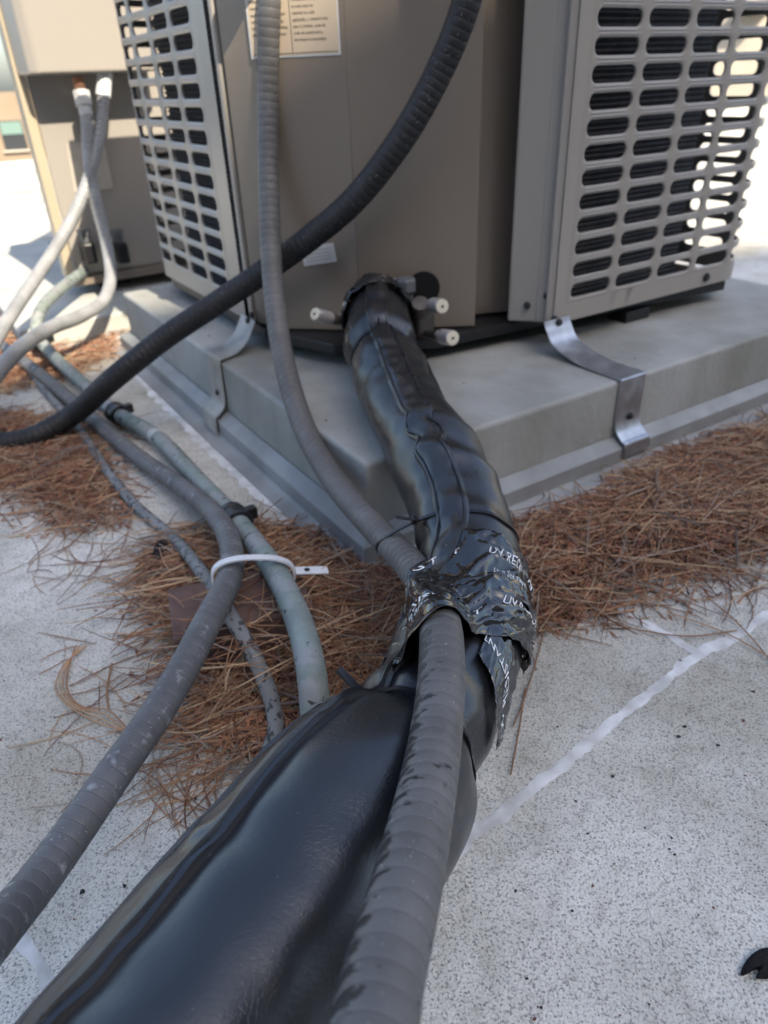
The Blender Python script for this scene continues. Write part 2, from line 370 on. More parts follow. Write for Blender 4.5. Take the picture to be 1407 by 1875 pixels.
def arc_path(pts, rad, n=10):
    """polyline through 2-D pts with rounded inner corners -> dense list"""
    out = [np.array(pts[0])]
    for i in range(1, len(pts) - 1):
        p = np.array(pts[i]); a = norm(np.array(pts[i - 1]) - p); b = norm(np.array(pts[i + 1]) - p)
        s, e = p + a * rad, p + b * rad; c = p + (a + b) * rad
        for k in range(n + 1):
            q = math.pi / 2 * k / n
            out.append(c - b * rad * math.cos(q) - a * rad * math.sin(q))
    out.append(np.array(pts[-1])); return out
class Path:
    def __init__(s, pts, side):
        s.p = np.array(pts); d = np.diff(s.p, axis=0); s.l = np.concatenate([[0], np.cumsum(np.hypot(d[:, 0], d[:, 1]))]); s.L = s.l[-1]; s.side = side
    def __call__(s, l, off=0.):
        l = min(max(l, 0), s.L - 1e-6); i = min(np.searchsorted(s.l, l, 'right') - 1, len(s.p) - 2)
        d = s.p[i + 1] - s.p[i]; t = (l - s.l[i]) / (s.l[i + 1] - s.l[i])
        d = d / np.linalg.norm(d); nrm = np.array([d[1], -d[0]]) * s.side
        return s.p[i] + (s.p[i + 1] - s.p[i]) * t + nrm * off
def louver(name, path, first, pitch, sw, z0, z1, rows, parent, stop):
    m = MB(); sh = .0205; rp = .0313; rr = .0096; dep = .0035
    gap = pitch - sw
    cols = []; l = first
    while l + sw + gap < stop: cols.append((l, l + sw)); l += pitch
    def pt(l, z, off=0.):
        q = path(l, off); return W(q[0], q[1], z)
    zr0 = rows[0] - rp / 2; zr1 = rows[-1] + rp / 2
    def strip(la, lb, za, zb):
        n = max(1, int(math.ceil((lb - la) / .012)))
        vs = []
        for i in range(n + 1):
            ll = la + (lb - la) * i / n; vs += [pt(ll, za), pt(ll, zb)]
        m.add(vs, [(2 * i, 2 * i + 2, 2 * i + 3, 2 * i + 1) for i in range(n)])
    strip(0, stop, z0, zr0); strip(0, stop, zr1, z1)
    strip(0, cols[0][0] - gap / 2, zr0, zr1); strip(cols[-1][1] + gap / 2, stop, zr0, zr1)
    for (a, b) in cols:
        for zc in rows:
            la, lb, za, zb = a - gap / 2, b + gap / 2, zc - rp / 2, zc + rp / 2
            zl, zh = zc - sh / 2, zc + sh / 2
            def outline(g):
                A, B, C, D, r = a - g, b + g, zl - g, zh + g, rr + g; pts = []
                for cx, cz, q0 in ((B - r, C + r, -90), (B - r, D - r, 0), (A + r, D - r, 90), (A + r, C + r, 180)):
                    for j in range(7):
                        q = R(q0 + 15 * j); pts.append((cx + r * math.cos(q), cz + r * math.sin(q)))
                    if q0 in (0, 180):                     # long straight edges get extra points
                        d = -1 if q0 == 0 else 1; x0, y0 = pts[-1]
                        if q0 == 0: y0 = D; x0 = B - r
                        else: y0 = C; x0 = A + r
                        ins = [(x0 + d * (B - A - 2 * r) * k / 5, y0) for k in range(1, 5)]
                        if q0 == 0: pts[-1] = (x0, y0)
                        pts += ins
                return pts
            # reorder: corner arcs are listed with straight runs following the 2nd (top) and 4th (bottom)
            O = outline(.0035); I = outline(0)
            rect = []
            for (l_, z_) in O:
                # push the outline to the cell edge
                dx = 0
                cx = (a + b) / 2
                hx = (b - a) / 2 + .0035 - (rr + .0035); hz = sh / 2 + .0035 - (rr + .0035)
                ex = l_ - cx; ez = z_ - zc
                ox = abs(ex) - hx; oz = abs(ez) - hz
                L2, Z2 = (lb - la) / 2, (zb - za) / 2
                if ox <= 1e-6: nx, nz = ex, math.copysign(Z2, ez)
                else:
                    q = math.atan2(max(oz, 0), ox)
                    if q > math.pi / 4: t = math.tan(math.pi / 2 - q); nx = math.copysign(hx + (L2 - hx) * t, ex); nz = math.copysign(Z2, ez)
                    else: t = math.tan(q); nx = math.copysign(L2, ex); nz = math.copysign(hz + (Z2 - hz) * t, ez)
                rect.append((cx + nx, zc + nz))
            n = len(O)
            vs = [pt(x, z) for x, z in rect] + [pt(x, z, .0012) for x, z in O] + [pt(x, z, -.0005) for x, z in I] + [pt(x, z, -dep) for x, z in I]
            fs = []
            for r_ in range(3):
                for k in range(n): fs.append((r_ * n + k, r_ * n + (k + 1) % n, (r_ + 1) * n + (k + 1) % n, (r_ + 1) * n + k))
            m.add(vs, fs)
    me = m.mesh(name)
    bm = bmesh.new(); bm.from_mesh(me); bmesh.ops.remove_doubles(bm, verts=bm.verts, dist=.0002)
    bm.to_mesh(me); bm.free()
    o = link(name, me, M_beige, parent)
    auto_smooth(o, 50)
    return o
ROWS = [.2145 + .0313 * k for k in range(18)]
pr = Path(arc_path([(.797, UV0), (UU1, UV0), (UU1, UV1 - .07)], .075), 1)
louver('slotted_guard', pr, .829 - .797, .0985, .0855, ZB, ZBODY, ROWS, unit, pr.L)
pl = Path(arc_path([(UU0, 1.118), (UU0, UV1), (UU1 - .0, UV1)], .075), -1)
louver('slotted_guard', pl, .060, .0985, .082, ZB, ZBODY, ROWS, unit, pl.L)
# coil: a corrugated bank of tubes set in behind the guards
def coil(path_pts, parent):
    m = MB(); zz = []; z = .185; k = 0
    while z < .765: zz.append((z, 0 if k % 2 else .004)); z += .0036; k += 1
    p = Path(path_pts[0], path_pts[1]); n = len(path_pts[0]); vs = []; nz = len(zz)
    for i in range(n):
        l = p.l[i]
        for z, o_ in zz:
            q = p(l, o_); vs.append(W(q[0], q[1], z))
    fs = [(i * nz + j, (i + 1) * nz + j, (i + 1) * nz + j + 1, i * nz + j + 1) for i in range(n - 1) for j in range(nz - 1)]
    m.add(vs, fs); return m.build('coil', M_coil, parent, fix=False)
coil(([(.80, .812), (1.118, .812), (1.245, 1.0), (1.25, 1.44), (1.14, 1.555), (.62, 1.555), (.478, 1.455), (.478, 1.13)], 1), unit)
# inner structure so that the coil does not look straight through
m = MB(); m.prism([(.60, 1.0), (.9, .9), (1.1, 1.0), (1.1, 1.4), (.62, 1.4)], ZB + .01, .74); m.build('inner_core', M_pan, unit)
# corner panels (front corner, facing the camera)
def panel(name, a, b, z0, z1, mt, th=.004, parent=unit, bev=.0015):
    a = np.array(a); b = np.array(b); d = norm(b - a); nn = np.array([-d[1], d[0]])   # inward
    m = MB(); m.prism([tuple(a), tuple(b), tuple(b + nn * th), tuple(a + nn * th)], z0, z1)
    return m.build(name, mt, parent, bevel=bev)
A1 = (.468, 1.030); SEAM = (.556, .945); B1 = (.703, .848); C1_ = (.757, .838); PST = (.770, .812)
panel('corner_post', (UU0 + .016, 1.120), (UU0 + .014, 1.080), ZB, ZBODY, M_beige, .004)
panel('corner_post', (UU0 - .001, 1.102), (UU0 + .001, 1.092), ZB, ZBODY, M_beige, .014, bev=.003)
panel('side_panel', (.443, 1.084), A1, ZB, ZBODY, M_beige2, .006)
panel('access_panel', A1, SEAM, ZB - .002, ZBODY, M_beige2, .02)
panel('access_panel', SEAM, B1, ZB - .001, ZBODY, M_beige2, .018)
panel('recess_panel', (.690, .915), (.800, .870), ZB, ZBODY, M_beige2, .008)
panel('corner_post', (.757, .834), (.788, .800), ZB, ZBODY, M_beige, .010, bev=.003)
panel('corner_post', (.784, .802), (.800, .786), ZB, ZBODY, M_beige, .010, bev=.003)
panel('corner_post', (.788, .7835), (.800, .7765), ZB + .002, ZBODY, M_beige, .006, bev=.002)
# lid
lidpoly = [(.40 + .02, UV1 + .012), (.422, 1.04), (.545, .930), (.70, .83), (.78, .762), (UU1 + .012, .762), (UU1 + .012, UV1 + .012)]
m = MB(); m.prism(lidpoly, ZBODY, ZT); m.build('top_cover', M_beige, unit, bevel=.008, bseg=3)
cc = W(.86, 1.17, 0)
for r_ in (.08, .13, .18, .23, .28):
    m = MB(); prf = []
    n = 40
    for k in range(n):
        q = 2 * math.pi * k / n; c_ = cc + (ER * math.cos(q) + EL * math.sin(q)) * r_ + EZ * (ZT + .012)
        d = ER * math.cos(q) + EL * math.sin(q); prf.append([c_ + d * .003, c_ + EZ * .003, c_ - d * .003, c_ - EZ * .003])
    m.add([p for r4 in prf for p in r4], [(4 * k + j, 4 * ((k + 1) % n) + j, 4 * ((k + 1) % n) + (j + 1) % 4, 4 * k + (j + 1) % 4) for k in range(n) for j in range(4)])
    m.build('fan_guard_ring', M_black, unit)
for k in range(8):
    q = math.pi / 4 * k; d = ER * math.cos(q) + EL * math.sin(q)
    m = MB(); m.box(cc + d * .17 + EZ * (ZT + .008), d, np.cross(EZ, d), EZ, .26, .005, .005); m.build('fan_guard_spoke', M_black, unit)
# base pan
pan = [tuple((gz(x, y, .152)[:3] @ ER, gz(x, y, .152)[:3] @ EL)) for x, y in ((540, 632), (612, 648), (800, 636), (885, 618), (1010, 592))]
pan = [(UU0 + .006, UV1 - .08), (UU0 + .006, 1.06)] + pan[:1] + pan[1:] + [(UU1 - .06, UV0 + .005), (UU1 - .005, UV0 + .08), (UU1 - .005, UV1 - .08), (UU1 - .08, UV1 - .006), (UU0 + .08, UV1 - .006)]
m = MB(); m.prism(pan, .150, .1665); m.build('base_pan', M_pan, unit, bevel=.002)
for u, v in ((.62, 1.06), (1.02, .815), (1.15, 1.45), (.52, 1.42)):
    m = MB(); m.prism([(u - .03, v - .02), (u + .03, v - .02), (u + .03, v + .02), (u - .03, v + .02)], PZ, .1495); m.build('riser_foot', M_pan, unit, bevel=.002)
def screw(p, axis, parent, r=.0042):
    m = MB(); m.lathe(p, axis, [(0, r * 1.3), (.0012, r * 1.3), (.0013, r), (.004, r * .95), (.0045, r * .7)], 10); return m.build('screw', M_screw, parent, smooth=False)
nR = -EL; nL = -ER
nP = norm(-EL * .6 - ER * .75)
screw(W(.793, .789, .212), nP, unit); screw(W(.775, .811, .196), nP, unit)
screw(W(.797, .7745, .178), nR, unit, .005)
screw(W(1.16, .7735, .185), nR, unit, .006); screw(W(.437, 1.085, .185), nL, unit)
# labels on the access panel
def text_mesh(s, size, spacing=1.0):
    cu = bpy.data.curves.new('lettering', 'FONT'); cu.body = s; cu.size = size; cu.resolution_u = 2; cu.space_character = spacing
    o = bpy.data.objects.new('lettering', cu); COL.objects.link(o)
    dg = bpy.context.evaluated_depsgraph_get(); me = bpy.data.meshes.new_from_object(o.evaluated_get(dg))
    v = [tuple(x.co[:2]) for x in me.vertices]; f = [tuple(p.vertices) for p in me.polygons]
    bpy.data.objects.remove(o); bpy.data.curves.remove(cu); bpy.data.meshes.remove(me)
    return v, f
def on_panel(a, b, l, z, off):
    a = np.array(a); b = np.array(b); d = norm(b - a); nn = np.array([d[1], -d[0]])
    q = a + d * l + nn * off; return W(q[0], q[1], z)
# where the label stands on the panel A1-SEAM
def hit(a, b, x, y):
    a3 = W(a[0], a[1], 0); d = norm(W(b[0] - a[0], b[1] - a[1], 0)); nn = np.cross(d, EZ)
    v = ray(x, y); t = ((a3 - EYE) @ nn) / (v @ nn); p = EYE + v * t; return (p - a3) @ d, p[2]
l1, zb1 = hit(A1, SEAM, 622, 97); l0 = l1 - .118; zl0, zl1 = zb1, zb1 + .17
def plate(name, a, b, l0, l1, z0, z1, off, th, mt, parent, rot=0):
    m = MB(); cl, cz = (l0 + l1) / 2, (z0 + z1) / 2; vs = []
    for o_ in (off, off + th):
        for l_, z_ in ((l0, z0), (l1, z0), (l1, z1), (l0, z1)):
            x, y = l_ - cl, z_ - cz; vs.append(on_panel(a, b, cl + x * math.cos(rot) - y * math.sin(rot), cz + x * math.sin(rot) + y * math.cos(rot), o_))
    m.add(vs, [(3, 2, 1, 0), (4, 5, 6, 7), (0, 1, 5, 4), (1, 2, 6, 5), (2, 3, 7, 6), (3, 0, 4, 7)])
    return m.build(name, mt, parent)
lab = plate('warning_label', A1, SEAM, l0 - .002, l1 + .002, zl0 - .002, zl1, .0006, .0005, M_labelw, unit)
lab['label'] = 'cream warning label printed in two columns'
plate('label_face', A1, SEAM, l0, l1, zl0, zl1 - .002, .0012, .0003, M_label, lab)
plate('label_bar', A1, SEAM, l0 + .003, l1 - .003, zl0 + .086, zl0 + .100, .0017, .0002, M_inkd, lab)
plate('label_rule', A1, SEAM, l0 + .0555, l0 + .0562, zl0 + .003, zl0 + .084, .0017, .0002, M_inkd, lab)
plate('label_rule', A1, SEAM, l0 + .002, l1 - .002, zl0 + .0020, zl0 + .0026, .0017, .0002, M_inkd, lab)
left_t = ['This product must be', 'installed in strict', 'compliance with the', 'enclosed installation', 'instructions and any', 'applicable local, state, and', 'national codes including,', 'but not limited to, building,', 'electrical, and mechanical']
right_t = ['Ce produit doit etre installe', 'en stricte conformite avec', 'les instructions.', "L'installation est permise par", 'le code local ou', 'national ou code', 'applicable, y compris mais', 'sans s\'y limiter, code de', 'code de construction,', 'electrique et mecanique']
m = MB()
for col_l, lines in ((l0 + .003, left_t), (l0 + .059, right_t)):
    for i, s in enumerate(lines):
        v, f = text_mesh(s, .0052)
        m.add([on_panel(A1, SEAM, col_l + x * .86, zl0 + .079 - i * .0071 + y, .0018) for x, y in v], f)
m.build('lettering', M_inkd, lab, fix=False)
lz = hit(A1, SEAM, 584, 466)
st = plate('small_sticker', A1, SEAM, lz[0] - .026, lz[0] + .026, lz[1] - .0135, lz[1] + .0135, .0006, .0005, M_labelw, unit, R(8))
m = MB()
for i in range(4):
    v, f = text_mesh('SERIAL 0123456789', .004)
# fine print on the sticker is only grey lines in the photograph
    vs = []
    for k in range(1): pass
    x0, z0_ = lz[0] - .021, lz[1] + .006 - i * .0048
    q = [(x0, z0_), (x0 + .042, z0_), (x0 + .042, z0_ + .0014), (x0, z0_ + .0014)]
    def rt(x, y):
        x -= lz[0]; y -= lz[1]; c, s_ = math.cos(R(8)), math.sin(R(8)); return lz[0] + x * c - y * s_, lz[1] + x * s_ + y * c
    m.add([on_panel(A1, SEAM, *rt(x, y), .0014) for x, y in q], [(0, 1, 2, 3)])
m.build('fine_print', mat('grey_print', (.42, .42, .43), .5), st, fix=False)

# valves on the access panel
hl, hz_ = hit(SEAM, B1, 776, 527)
m = MB(); hc = on_panel(SEAM, B1, hl, hz_, .0008); hn = hc - on_panel(SEAM, B1, hl, hz_, 0)
m.lathe(hc, hn, [(0, .0245), (.0008, .0245)], 28); m.build('line_opening', M_hole, unit)
def valve(px, py, D, tip_dir, L, r, parent, stem):
    tip = at(px, py, D); d = norm(tip_dir); 
    m = MB(); m.lathe(tip - d * L, d, [(0, r * .9), (.001, r), (L - .0015, r), (L, r * .93)], 24)
    c = m.build('valve_cap', M_cap, parent); auto_smooth(c, 35)
    m = MB(); m.lathe(tip - d * .0005, d, [(0, r * .88), (.001, r * .88), (.0014, r * .80)], 24); m.build('cap_face', M_capface, c)
    m = MB(); m.lathe(tip + d * .0004, d, [(0, r * .17), (.0014, r * .17)], 10); m.build('cap_dimple', M_hole, c)
    m = MB(); m.lathe(tip - d * (L + stem), d, [(0, r * .55), (stem * .5, r * .55), (stem * .52, r * .75), (stem * .8, r * .75), (stem * .82, r * .6), (stem, r * .6)], 14)
    auto_smooth(m.build('valve_stem', M_brass, c), 35)
valve(810, 561, .985, at(810, 561, .985) - at(770, 556, 1.05), .030, .0105, unit, .03)
valve(829, 619, .965, at(829, 619, .965) - at(785, 612, 1.03), .030, .0105, unit, .05)
valve(577, 575, .985, at(577, 575, .985) - at(630, 590, 1.035), .032, .0092, unit, .030)
m = MB(); hp = at(744, 535, 1.035)
m.lathe(hp - EZ * .03, EZ, [(0, .011), (.03, .011), (.031, .0155), (.048, .0155), (.051, .012)], 6); m.build('hex_cap', M_hex, unit, bevel=.002)
m = MB(); m.lathe(at(770, 600, 1.07), at(770, 560, 1.02) - at(770, 600, 1.07), [(0, .014), (.02, .016), (.03, .012), (.06, .012)], 14); auto_smooth(m.build('valve_body', M_brass, unit), 40)
m = MB(); m.box(at(775, 585, 1.045), ER, EL, EZ, .03, .02, .035); m.build('valve_body', M_brass, unit, bevel=.004)

# hold-down straps
def strap(name, label, pts, width_dir, width, screws, mt=None):
    t = empty(name, pts[-1], label, 'strap')
    pts = [np.array(p) for p in pts]; dense = []
    for i in range(len(pts) - 1):
        p0 = pts[max(i - 1, 0)]; p1 = pts[i]; p2 = pts[i + 1]; p3 = pts[min(i + 2, len(pts) - 1)]
        for k in range(8):
            q = k / 8; dense.append(.5 * ((2 * p1) + (-p0 + p2) * q + (2 * p0 - 5 * p1 + 4 * p2 - p3) * q * q + (-p0 + 3 * p1 - 3 * p2 + p3) * q ** 3))
    dense.append(pts[-1]); m = MB(); wd = norm(np.array(width_dir)); vs = []
    for i, p in enumerate(dense):
        tg = norm(dense[min(i + 1, len(dense) - 1)] - dense[max(i - 1, 0)]); nn = norm(np.cross(wd, tg))
        wv = width / 2
        for a, b in ((-1, 0), (1, 0), (1, 1), (-1, 1)): vs.append(p + wd * a * wv + nn * b * .0016)
    n = len(dense); fs = [(4 * i + j, 4 * i + (j + 1) % 4, 4 * i + 4 + (j + 1) % 4, 4 * i + 4 + j) for i in range(n - 1) for j in range(4)] + [(0, 1, 2, 3), (4 * n - 4, 4 * n - 1, 4 * n - 2, 4 * n - 3)]
    m.add(vs, fs); auto_smooth(m.build('band', mt or M_galv, t), 40)
    for p, ax, r_ in screws: screw(np.array(p), ax, t, r_)
    return t
us = .815
strap('hold_down_strap', 'bent galvanised strap from the right corner of the unit over the pad edge',
      [W(.797, .768, .181), W(.797, .762, .170), W(.798, .745, .150), W(.799, .700, .1365), W(.800, .655, .1335), W(.801, .6195, .133), W(.801, .6165, .128), W(.801, .6165, .085), W(.801, .614, .06), W(.802, .602, .046), W(.803, .5945, .0405), W(.804, .5935, .022)],
      ER, .052, [(W(.799, .7655, .1755), norm(nR + EZ * .2), .0048), (W(.803, .6150, .073), nR, .0042)])
strap('hold_down_strap', 'bent galvanised strap from the left side of the unit over the pad edge',
      [W(.434, 1.095, .178), W(.428, 1.094, .168), W(.415, 1.092, .150), W(.39, 1.085, .136), W(.366, 1.08, .1335), W(.3605, 1.08, .129), W(.359, 1.08, .09), W(.357, 1.08, .06), W(.345, 1.08, .045), W(.338, 1.08, .039), W(.336, 1.08, .012)],
      EL, .055, [(W(.431, 1.09, .175), nL, .0048), (W(.358, 1.08, .073), nL, .0042)], mat('weathered_galvanised', (.46, .455, .43), .6, .35, col2=(.33, .32, .30), noise_scale=30, bump=.0001, bump_scale=200))

# ------------------------------------------------------------------ tubes
def spline(pts, step):
    P_ = [np.array(p, float) for p in pts]; P_ = [2 * P_[0] - P_[1]] + P_ + [2 * P_[-1] - P_[-2]]
    dense = []
    for i in range(1, len(P_) - 2):
        p0, p1, p2, p3 = P_[i - 1:i + 3]
        t0 = 0; t1 = t0 + np.linalg.norm(p1 - p0) ** .5 + 1e-9; t2 = t1 + np.linalg.norm(p2 - p1) ** .5 + 1e-9; t3 = t2 + np.linalg.norm(p3 - p2) ** .5 + 1e-9
        for k in range(24):
            t = t1 + (t2 - t1) * k / 24
            a1 = (t1 - t) / (t1 - t0) * p0 + (t - t0) / (t1 - t0) * p1; a2 = (t2 - t) / (t2 - t1) * p1 + (t - t1) / (t2 - t1) * p2; a3 = (t3 - t) / (t3 - t2) * p2 + (t - t2) / (t3 - t2) * p3
            b1 = (t2 - t) / (t2 - t0) * a1 + (t - t0) / (t2 - t0) * a2; b2 = (t3 - t) / (t3 - t1) * a2 + (t - t1) / (t3 - t1) * a3
            dense.append((t2 - t) / (t2 - t1) * b1 + (t - t1) / (t2 - t1) * b2)
    dense.append(P_[-2]); dense = np.array(dense)
    for _ in range(2): dense[1:-1] = .25 * dense[:-2] + .5 * dense[1:-1] + .25 * dense[2:]
    s = np.concatenate([[0], np.cumsum(np.linalg.norm(np.diff(dense, axis=0), axis=1))])
    n = max(2, int(s[-1] / step)); q = np.linspace(0, s[-1], n + 1)
    return np.stack([np.interp(q, s, dense[:, k]) for k in range(3)], 1), q
def frames(c):
    T = np.gradient(c, axis=0); T /= np.linalg.norm(T, axis=1)[:, None]
    # start with S = T x up, then transport so that vertical runs do not flip
    S0 = np.cross(T[0], EZ)
    if np.linalg.norm(S0) < .2: S0 = np.cross(T[0], EL)
    S = [norm(S0)]
    for i in range(1, len(c)): S.append(norm(S[-1] - (S[-1] @ T[i]) * T[i]))
    S = np.array(S); return T, S, np.cross(S, T)
def tube(name, pts, r, mt, parent=None, segs=20, pitch=0., groove=.0006, step=.01, rfun=None):
    if pitch:
        c, q = spline(pts, pitch / 20.)
    else: c, q = spline(pts, step)
    T, S, Nn = frames(c)
    if pitch:
        keep = [i for i in range(len(q)) if i % 20 in (0, 1, 2, 10, 18, 19) or i == len(q) - 1]
    else: keep = list(range(len(q)))
    vs = []; uv = []
    for i in keep:
        ph = (i % 20); rr = r
        if pitch: rr = r + {0: -groove, 1: -groove * .45, 2: 0, 10: 0, 18: 0, 19: -groove * .3}.get(ph, 0)
        if rfun: rr += rfun(q[i])
        for k in range(segs):
            a = 2 * math.pi * k / segs; vs.append(c[i] + S[i] * math.sin(a) * rr + Nn[i] * math.cos(a) * rr); uv.append((q[i], k / segs))
    n = len(keep); fs = []
    for i in range(n - 1):
        for k in range(segs): fs.append((i * segs + k, (i + 1) * segs + k, (i + 1) * segs + (k + 1) % segs, i * segs + (k + 1) % segs))
    fs += [tuple(range(segs)), tuple((n - 1) * segs + k for k in range(segs))[::-1]]
    me = bpy.data.meshes.new(name); me.from_pydata([tuple(v) for v in vs], [], fs); me.update()
    me.polygons.foreach_set('use_smooth', [True] * len(me.polygons))
    ul = me.uv_layers.new(name='UVMap'); vi = np.empty(len(me.loops), dtype=np.int32); me.loops.foreach_get('vertex_index', vi)
    U = np.array(uv)[vi].copy()
    for pl_ in me.polygons:
        if pl_.loop_total == 4:
            a_, b_ = pl_.loop_start, pl_.loop_start + 4
            if U[a_:b_, 1].max() > .7: U[a_:b_, 1][U[a_:b_, 1] < .3] += 1
    ul.data.foreach_set('uv', U.astype(np.float32).ravel())
    o = link(name, me, mt, parent)
    return o, c, (T, S, Nn)

# ---- the insulated hose
hose_pts = [at(688, 548, 1.06), at(694, 580, 1.02), at(697, 640, .965), at(722, 700, .90), at(748, 760, .835), at(800, 850, .755), at(842, 950, .69), at(862, 1050, .635), at(855, 1150, .585),
            at(828, 1250, .535), gz(775, 1345, .122), gz(706, 1440, .132), gz(618, 1545, .136), gz(520, 1698, .136), gz(375, 1905, .136), gz(150, 2250, .134), W(-.42, -.30, .12), W(-.62, -.8, .09), W(-.75, -1.6, .065), W(-.9, -2.6, .06), W(-1.0, -4.2, .06)]
hc_, hq = spline(hose_pts, .0045)
hT, hS, hN = frames(hc_); hS = -hS                 # hS points to the right seen from the camera
def s_at(px, py):      # arc length of the hose point nearest to a pixel
    d = hc_ - EYE; z = d @ FWD; X = PCX + FPX * (d @ RIGHT) / z; Y = PCY - FPX * (d @ UP) / z
    e = np.where(z > .05, (X - px) ** 2 + (Y - py) ** 2, 1e12); return hq[int(np.argmin(e))]
sT1 = s_at(698, 652); sT2 = s_at(858, 1010); sT3 = s_at(762, 1372)
sk = [(hq[0], .036), (s_at(695, 590), .044), (sT1 - .03, .051), (sT1, .046), (sT1 + .05, .050), (s_at(748, 760), .046), (s_at(800, 850), .048), (s_at(842, 950), .046), (sT2, .0455), (s_at(855, 1150), .047), (s_at(828, 1250), .044), (s_at(800, 1305), .0425),
      (sT3 - .012, .0450), (sT3 + .008, .0480), (sT3 + .035, .0550), (s_at(680, 1470), .0585), (s_at(618, 1545), .0595), (s_at(520, 1698), .060), (s_at(375, 1905), .060), (hq[-1], .055)]
sk.sort()
def h_rad(s): return float(np.interp(s, [a for a, b in sk], [b for a, b in sk]))
rad_arr = np.array([h_rad(s) for s in hq])
for _ in range(3): rad_arr[1:-1] = .25 * rad_arr[:-2] + .5 * rad_arr[1:-1] + .25 * rad_arr[2:]
def h_rad(s): return float(np.interp(s, hq, rad_arr))
th_k = sorted([(hq[0], -2), (sT1, -4), (s_at(748, 760), -8), (s_at(780, 830), -14), (s_at(810, 890), -20), (s_at(842, 960), -18), (sT2, -20), (s_at(862, 1080), -30), (s_at(848, 1180), -50), (s_at(828, 1250), -60), (sT3, -58), (s_at(706, 1440), -46), (s_at(618, 1545), -44), (s_at(330, 1870), -45), (hq[-1], -46)])
def flap_th(s):
    t = R(float(np.interp(s, [a for a, b in th_k], [b for a, b in th_k])))
    z = s - s_at_kink
    t += R(6) * math.exp(-(z / .035) ** 2) * math.sin(z * 120)
    return t
s_at_kink = s_at(785, 860)
KN = [(s_at(780, 835), .013, .006), (s_at(800, 875), .012, -.004), (s_at(812, 905), .013, .006), (s_at(838, 975), .016, -.004), (s_at(845, 1000), .016, .003)]
TIES = [(sT1, .007, .016), (sT3, .008, .016), (sT2, .0015, .01)]
def hose_surface(s, th, off=0.):
    i = float(np.interp(s, hq, np.arange(len(hq)))); i0 = min(int(i), len(hq) - 2); f = i - i0
    c = hc_[i0] * (1 - f) + hc_[i0 + 1] * f; Sx = norm(hS[i0] * (1 - f) + hS[i0 + 1] * f); Nx = norm(hN[i0] * (1 - f) + hN[i0 + 1] * f); Tx = norm(hT[i0] * (1 - f) + hT[i0 + 1] * f)
    r = h_rad(s) + off
    for st, dep, wd in TIES: r -= dep * math.exp(-((s - st) / wd) ** 2)
    # soft lumps of the filling
    r += (.0032 if s < sT3 else .0020) * (noise.noise(Vector((s * 13, math.cos(th) * 1.1 + 3, math.sin(th) * 1.1))) ) + .0016 * noise.noise(Vector((s * 42, math.cos(th) * 2.4, math.sin(th) * 2.4 + 9)))
    # diagonal folds on the side of the flap
    for ks, kw, ka in KN:
        zz = s - ks - .018 * (th - R(10)); r += ka * .9 * math.exp(-(zz / kw) ** 2) * math.exp(-((th - R(18)) / .75) ** 2)
    # gathers running out of the ties
    for st, dep, wd in TIES[:2]:
        a = math.exp(-abs(s - st) / .035); r += .0016 * a * math.sin(th * 9 + st * 40) * min(1, abs(s - st) / .012)
    d = Sx * math.sin(th) + Nx * math.cos(th)
    return c + d * r, d, Tx, np.cross(Tx, d)
hose = empty('insulated_hose', gz(900, 1250, 0), 'thick black vinyl jacketed refrigerant hose from the unit to the foreground', 'hose')
hose_keep = np.arange(0, len(hq), 1); SEG = 72
vs = []
for i in hose_keep:
    for k in range(SEG):
        th = 2 * math.pi * k / SEG; vs.append(hose_surface(hq[i], th if th < math.pi else th - 2 * math.pi)[0])
n = len(hose_keep); fs = [(i * SEG + k, (i + 1) * SEG + k, (i + 1) * SEG + (k + 1) % SEG, i * SEG + (k + 1) % SEG) for i in range(n - 1) for k in range(SEG)] + [tuple(range(SEG)), tuple((n - 1) * SEG + k for k in range(SEG))[::-1]]
m = MB(); m.add(vs, fs); m.build('jacket', M_jacket, hose, smooth=True)
# flap strip
def strip_on(name, s0, s1, half, thf, lift, mt, parent, nw=8, wr=.0):
    L = int((s1 - s0) / .004); vs = []
    for i in range(L + 1):
        s = s0 + (s1 - s0) * i / L; r = h_rad(s)
        for j in range(nw + 1):
            x = -1 + 2 * j / nw; th = thf(s) + x * half / r
            e = lift * (1 - .55 * abs(x) ** 4) + wr * noise.noise(Vector((s * 60, x * 1.5, 4)))
            vs.append(hose_surface(s, th, e)[0])
        # skirt down to the jacket
        vs.append(hose_surface(s, thf(s) + half / r * 1.02, -.002)[0]); vs.append(hose_surface(s, thf(s) - half / r * 1.02, -.002)[0])
    w_ = nw + 3; fs = []
    for i in range(L):
        for j in range(nw): fs.append((i * w_ + j, i * w_ + j + 1, (i + 1) * w_ + j + 1, (i + 1) * w_ + j))
        fs.append((i * w_ + nw, i * w_ + nw + 1, (i + 1) * w_ + nw + 1, (i + 1) * w_ + nw)); fs.append((i * w_ + nw + 2, i * w_, (i + 1) * w_, (i + 1) * w_ + nw + 2))
    m = MB(); m.add(vs, fs); o = m.build(name, mt, parent, fix=True); auto_smooth(o, 45); return o
strip_on('closing_flap', hq[0] + .03, hq[-1] - .05, .0150, flap_th, .0068, M_jacket, hose, 10, .0020)
strip_on('flap_seam', hq[0] + .03, hq[-1] - .05, .0018, lambda s: flap_th(s) - .0112 / h_rad(s), .0078, M_jacket, hose, 4)
strip_on('flap_edge', hq[0] + .03, hq[-1] - .05, .0014, lambda s: flap_th(s) + .0112 / h_rad(s), .0078, M_jacket, hose, 4)
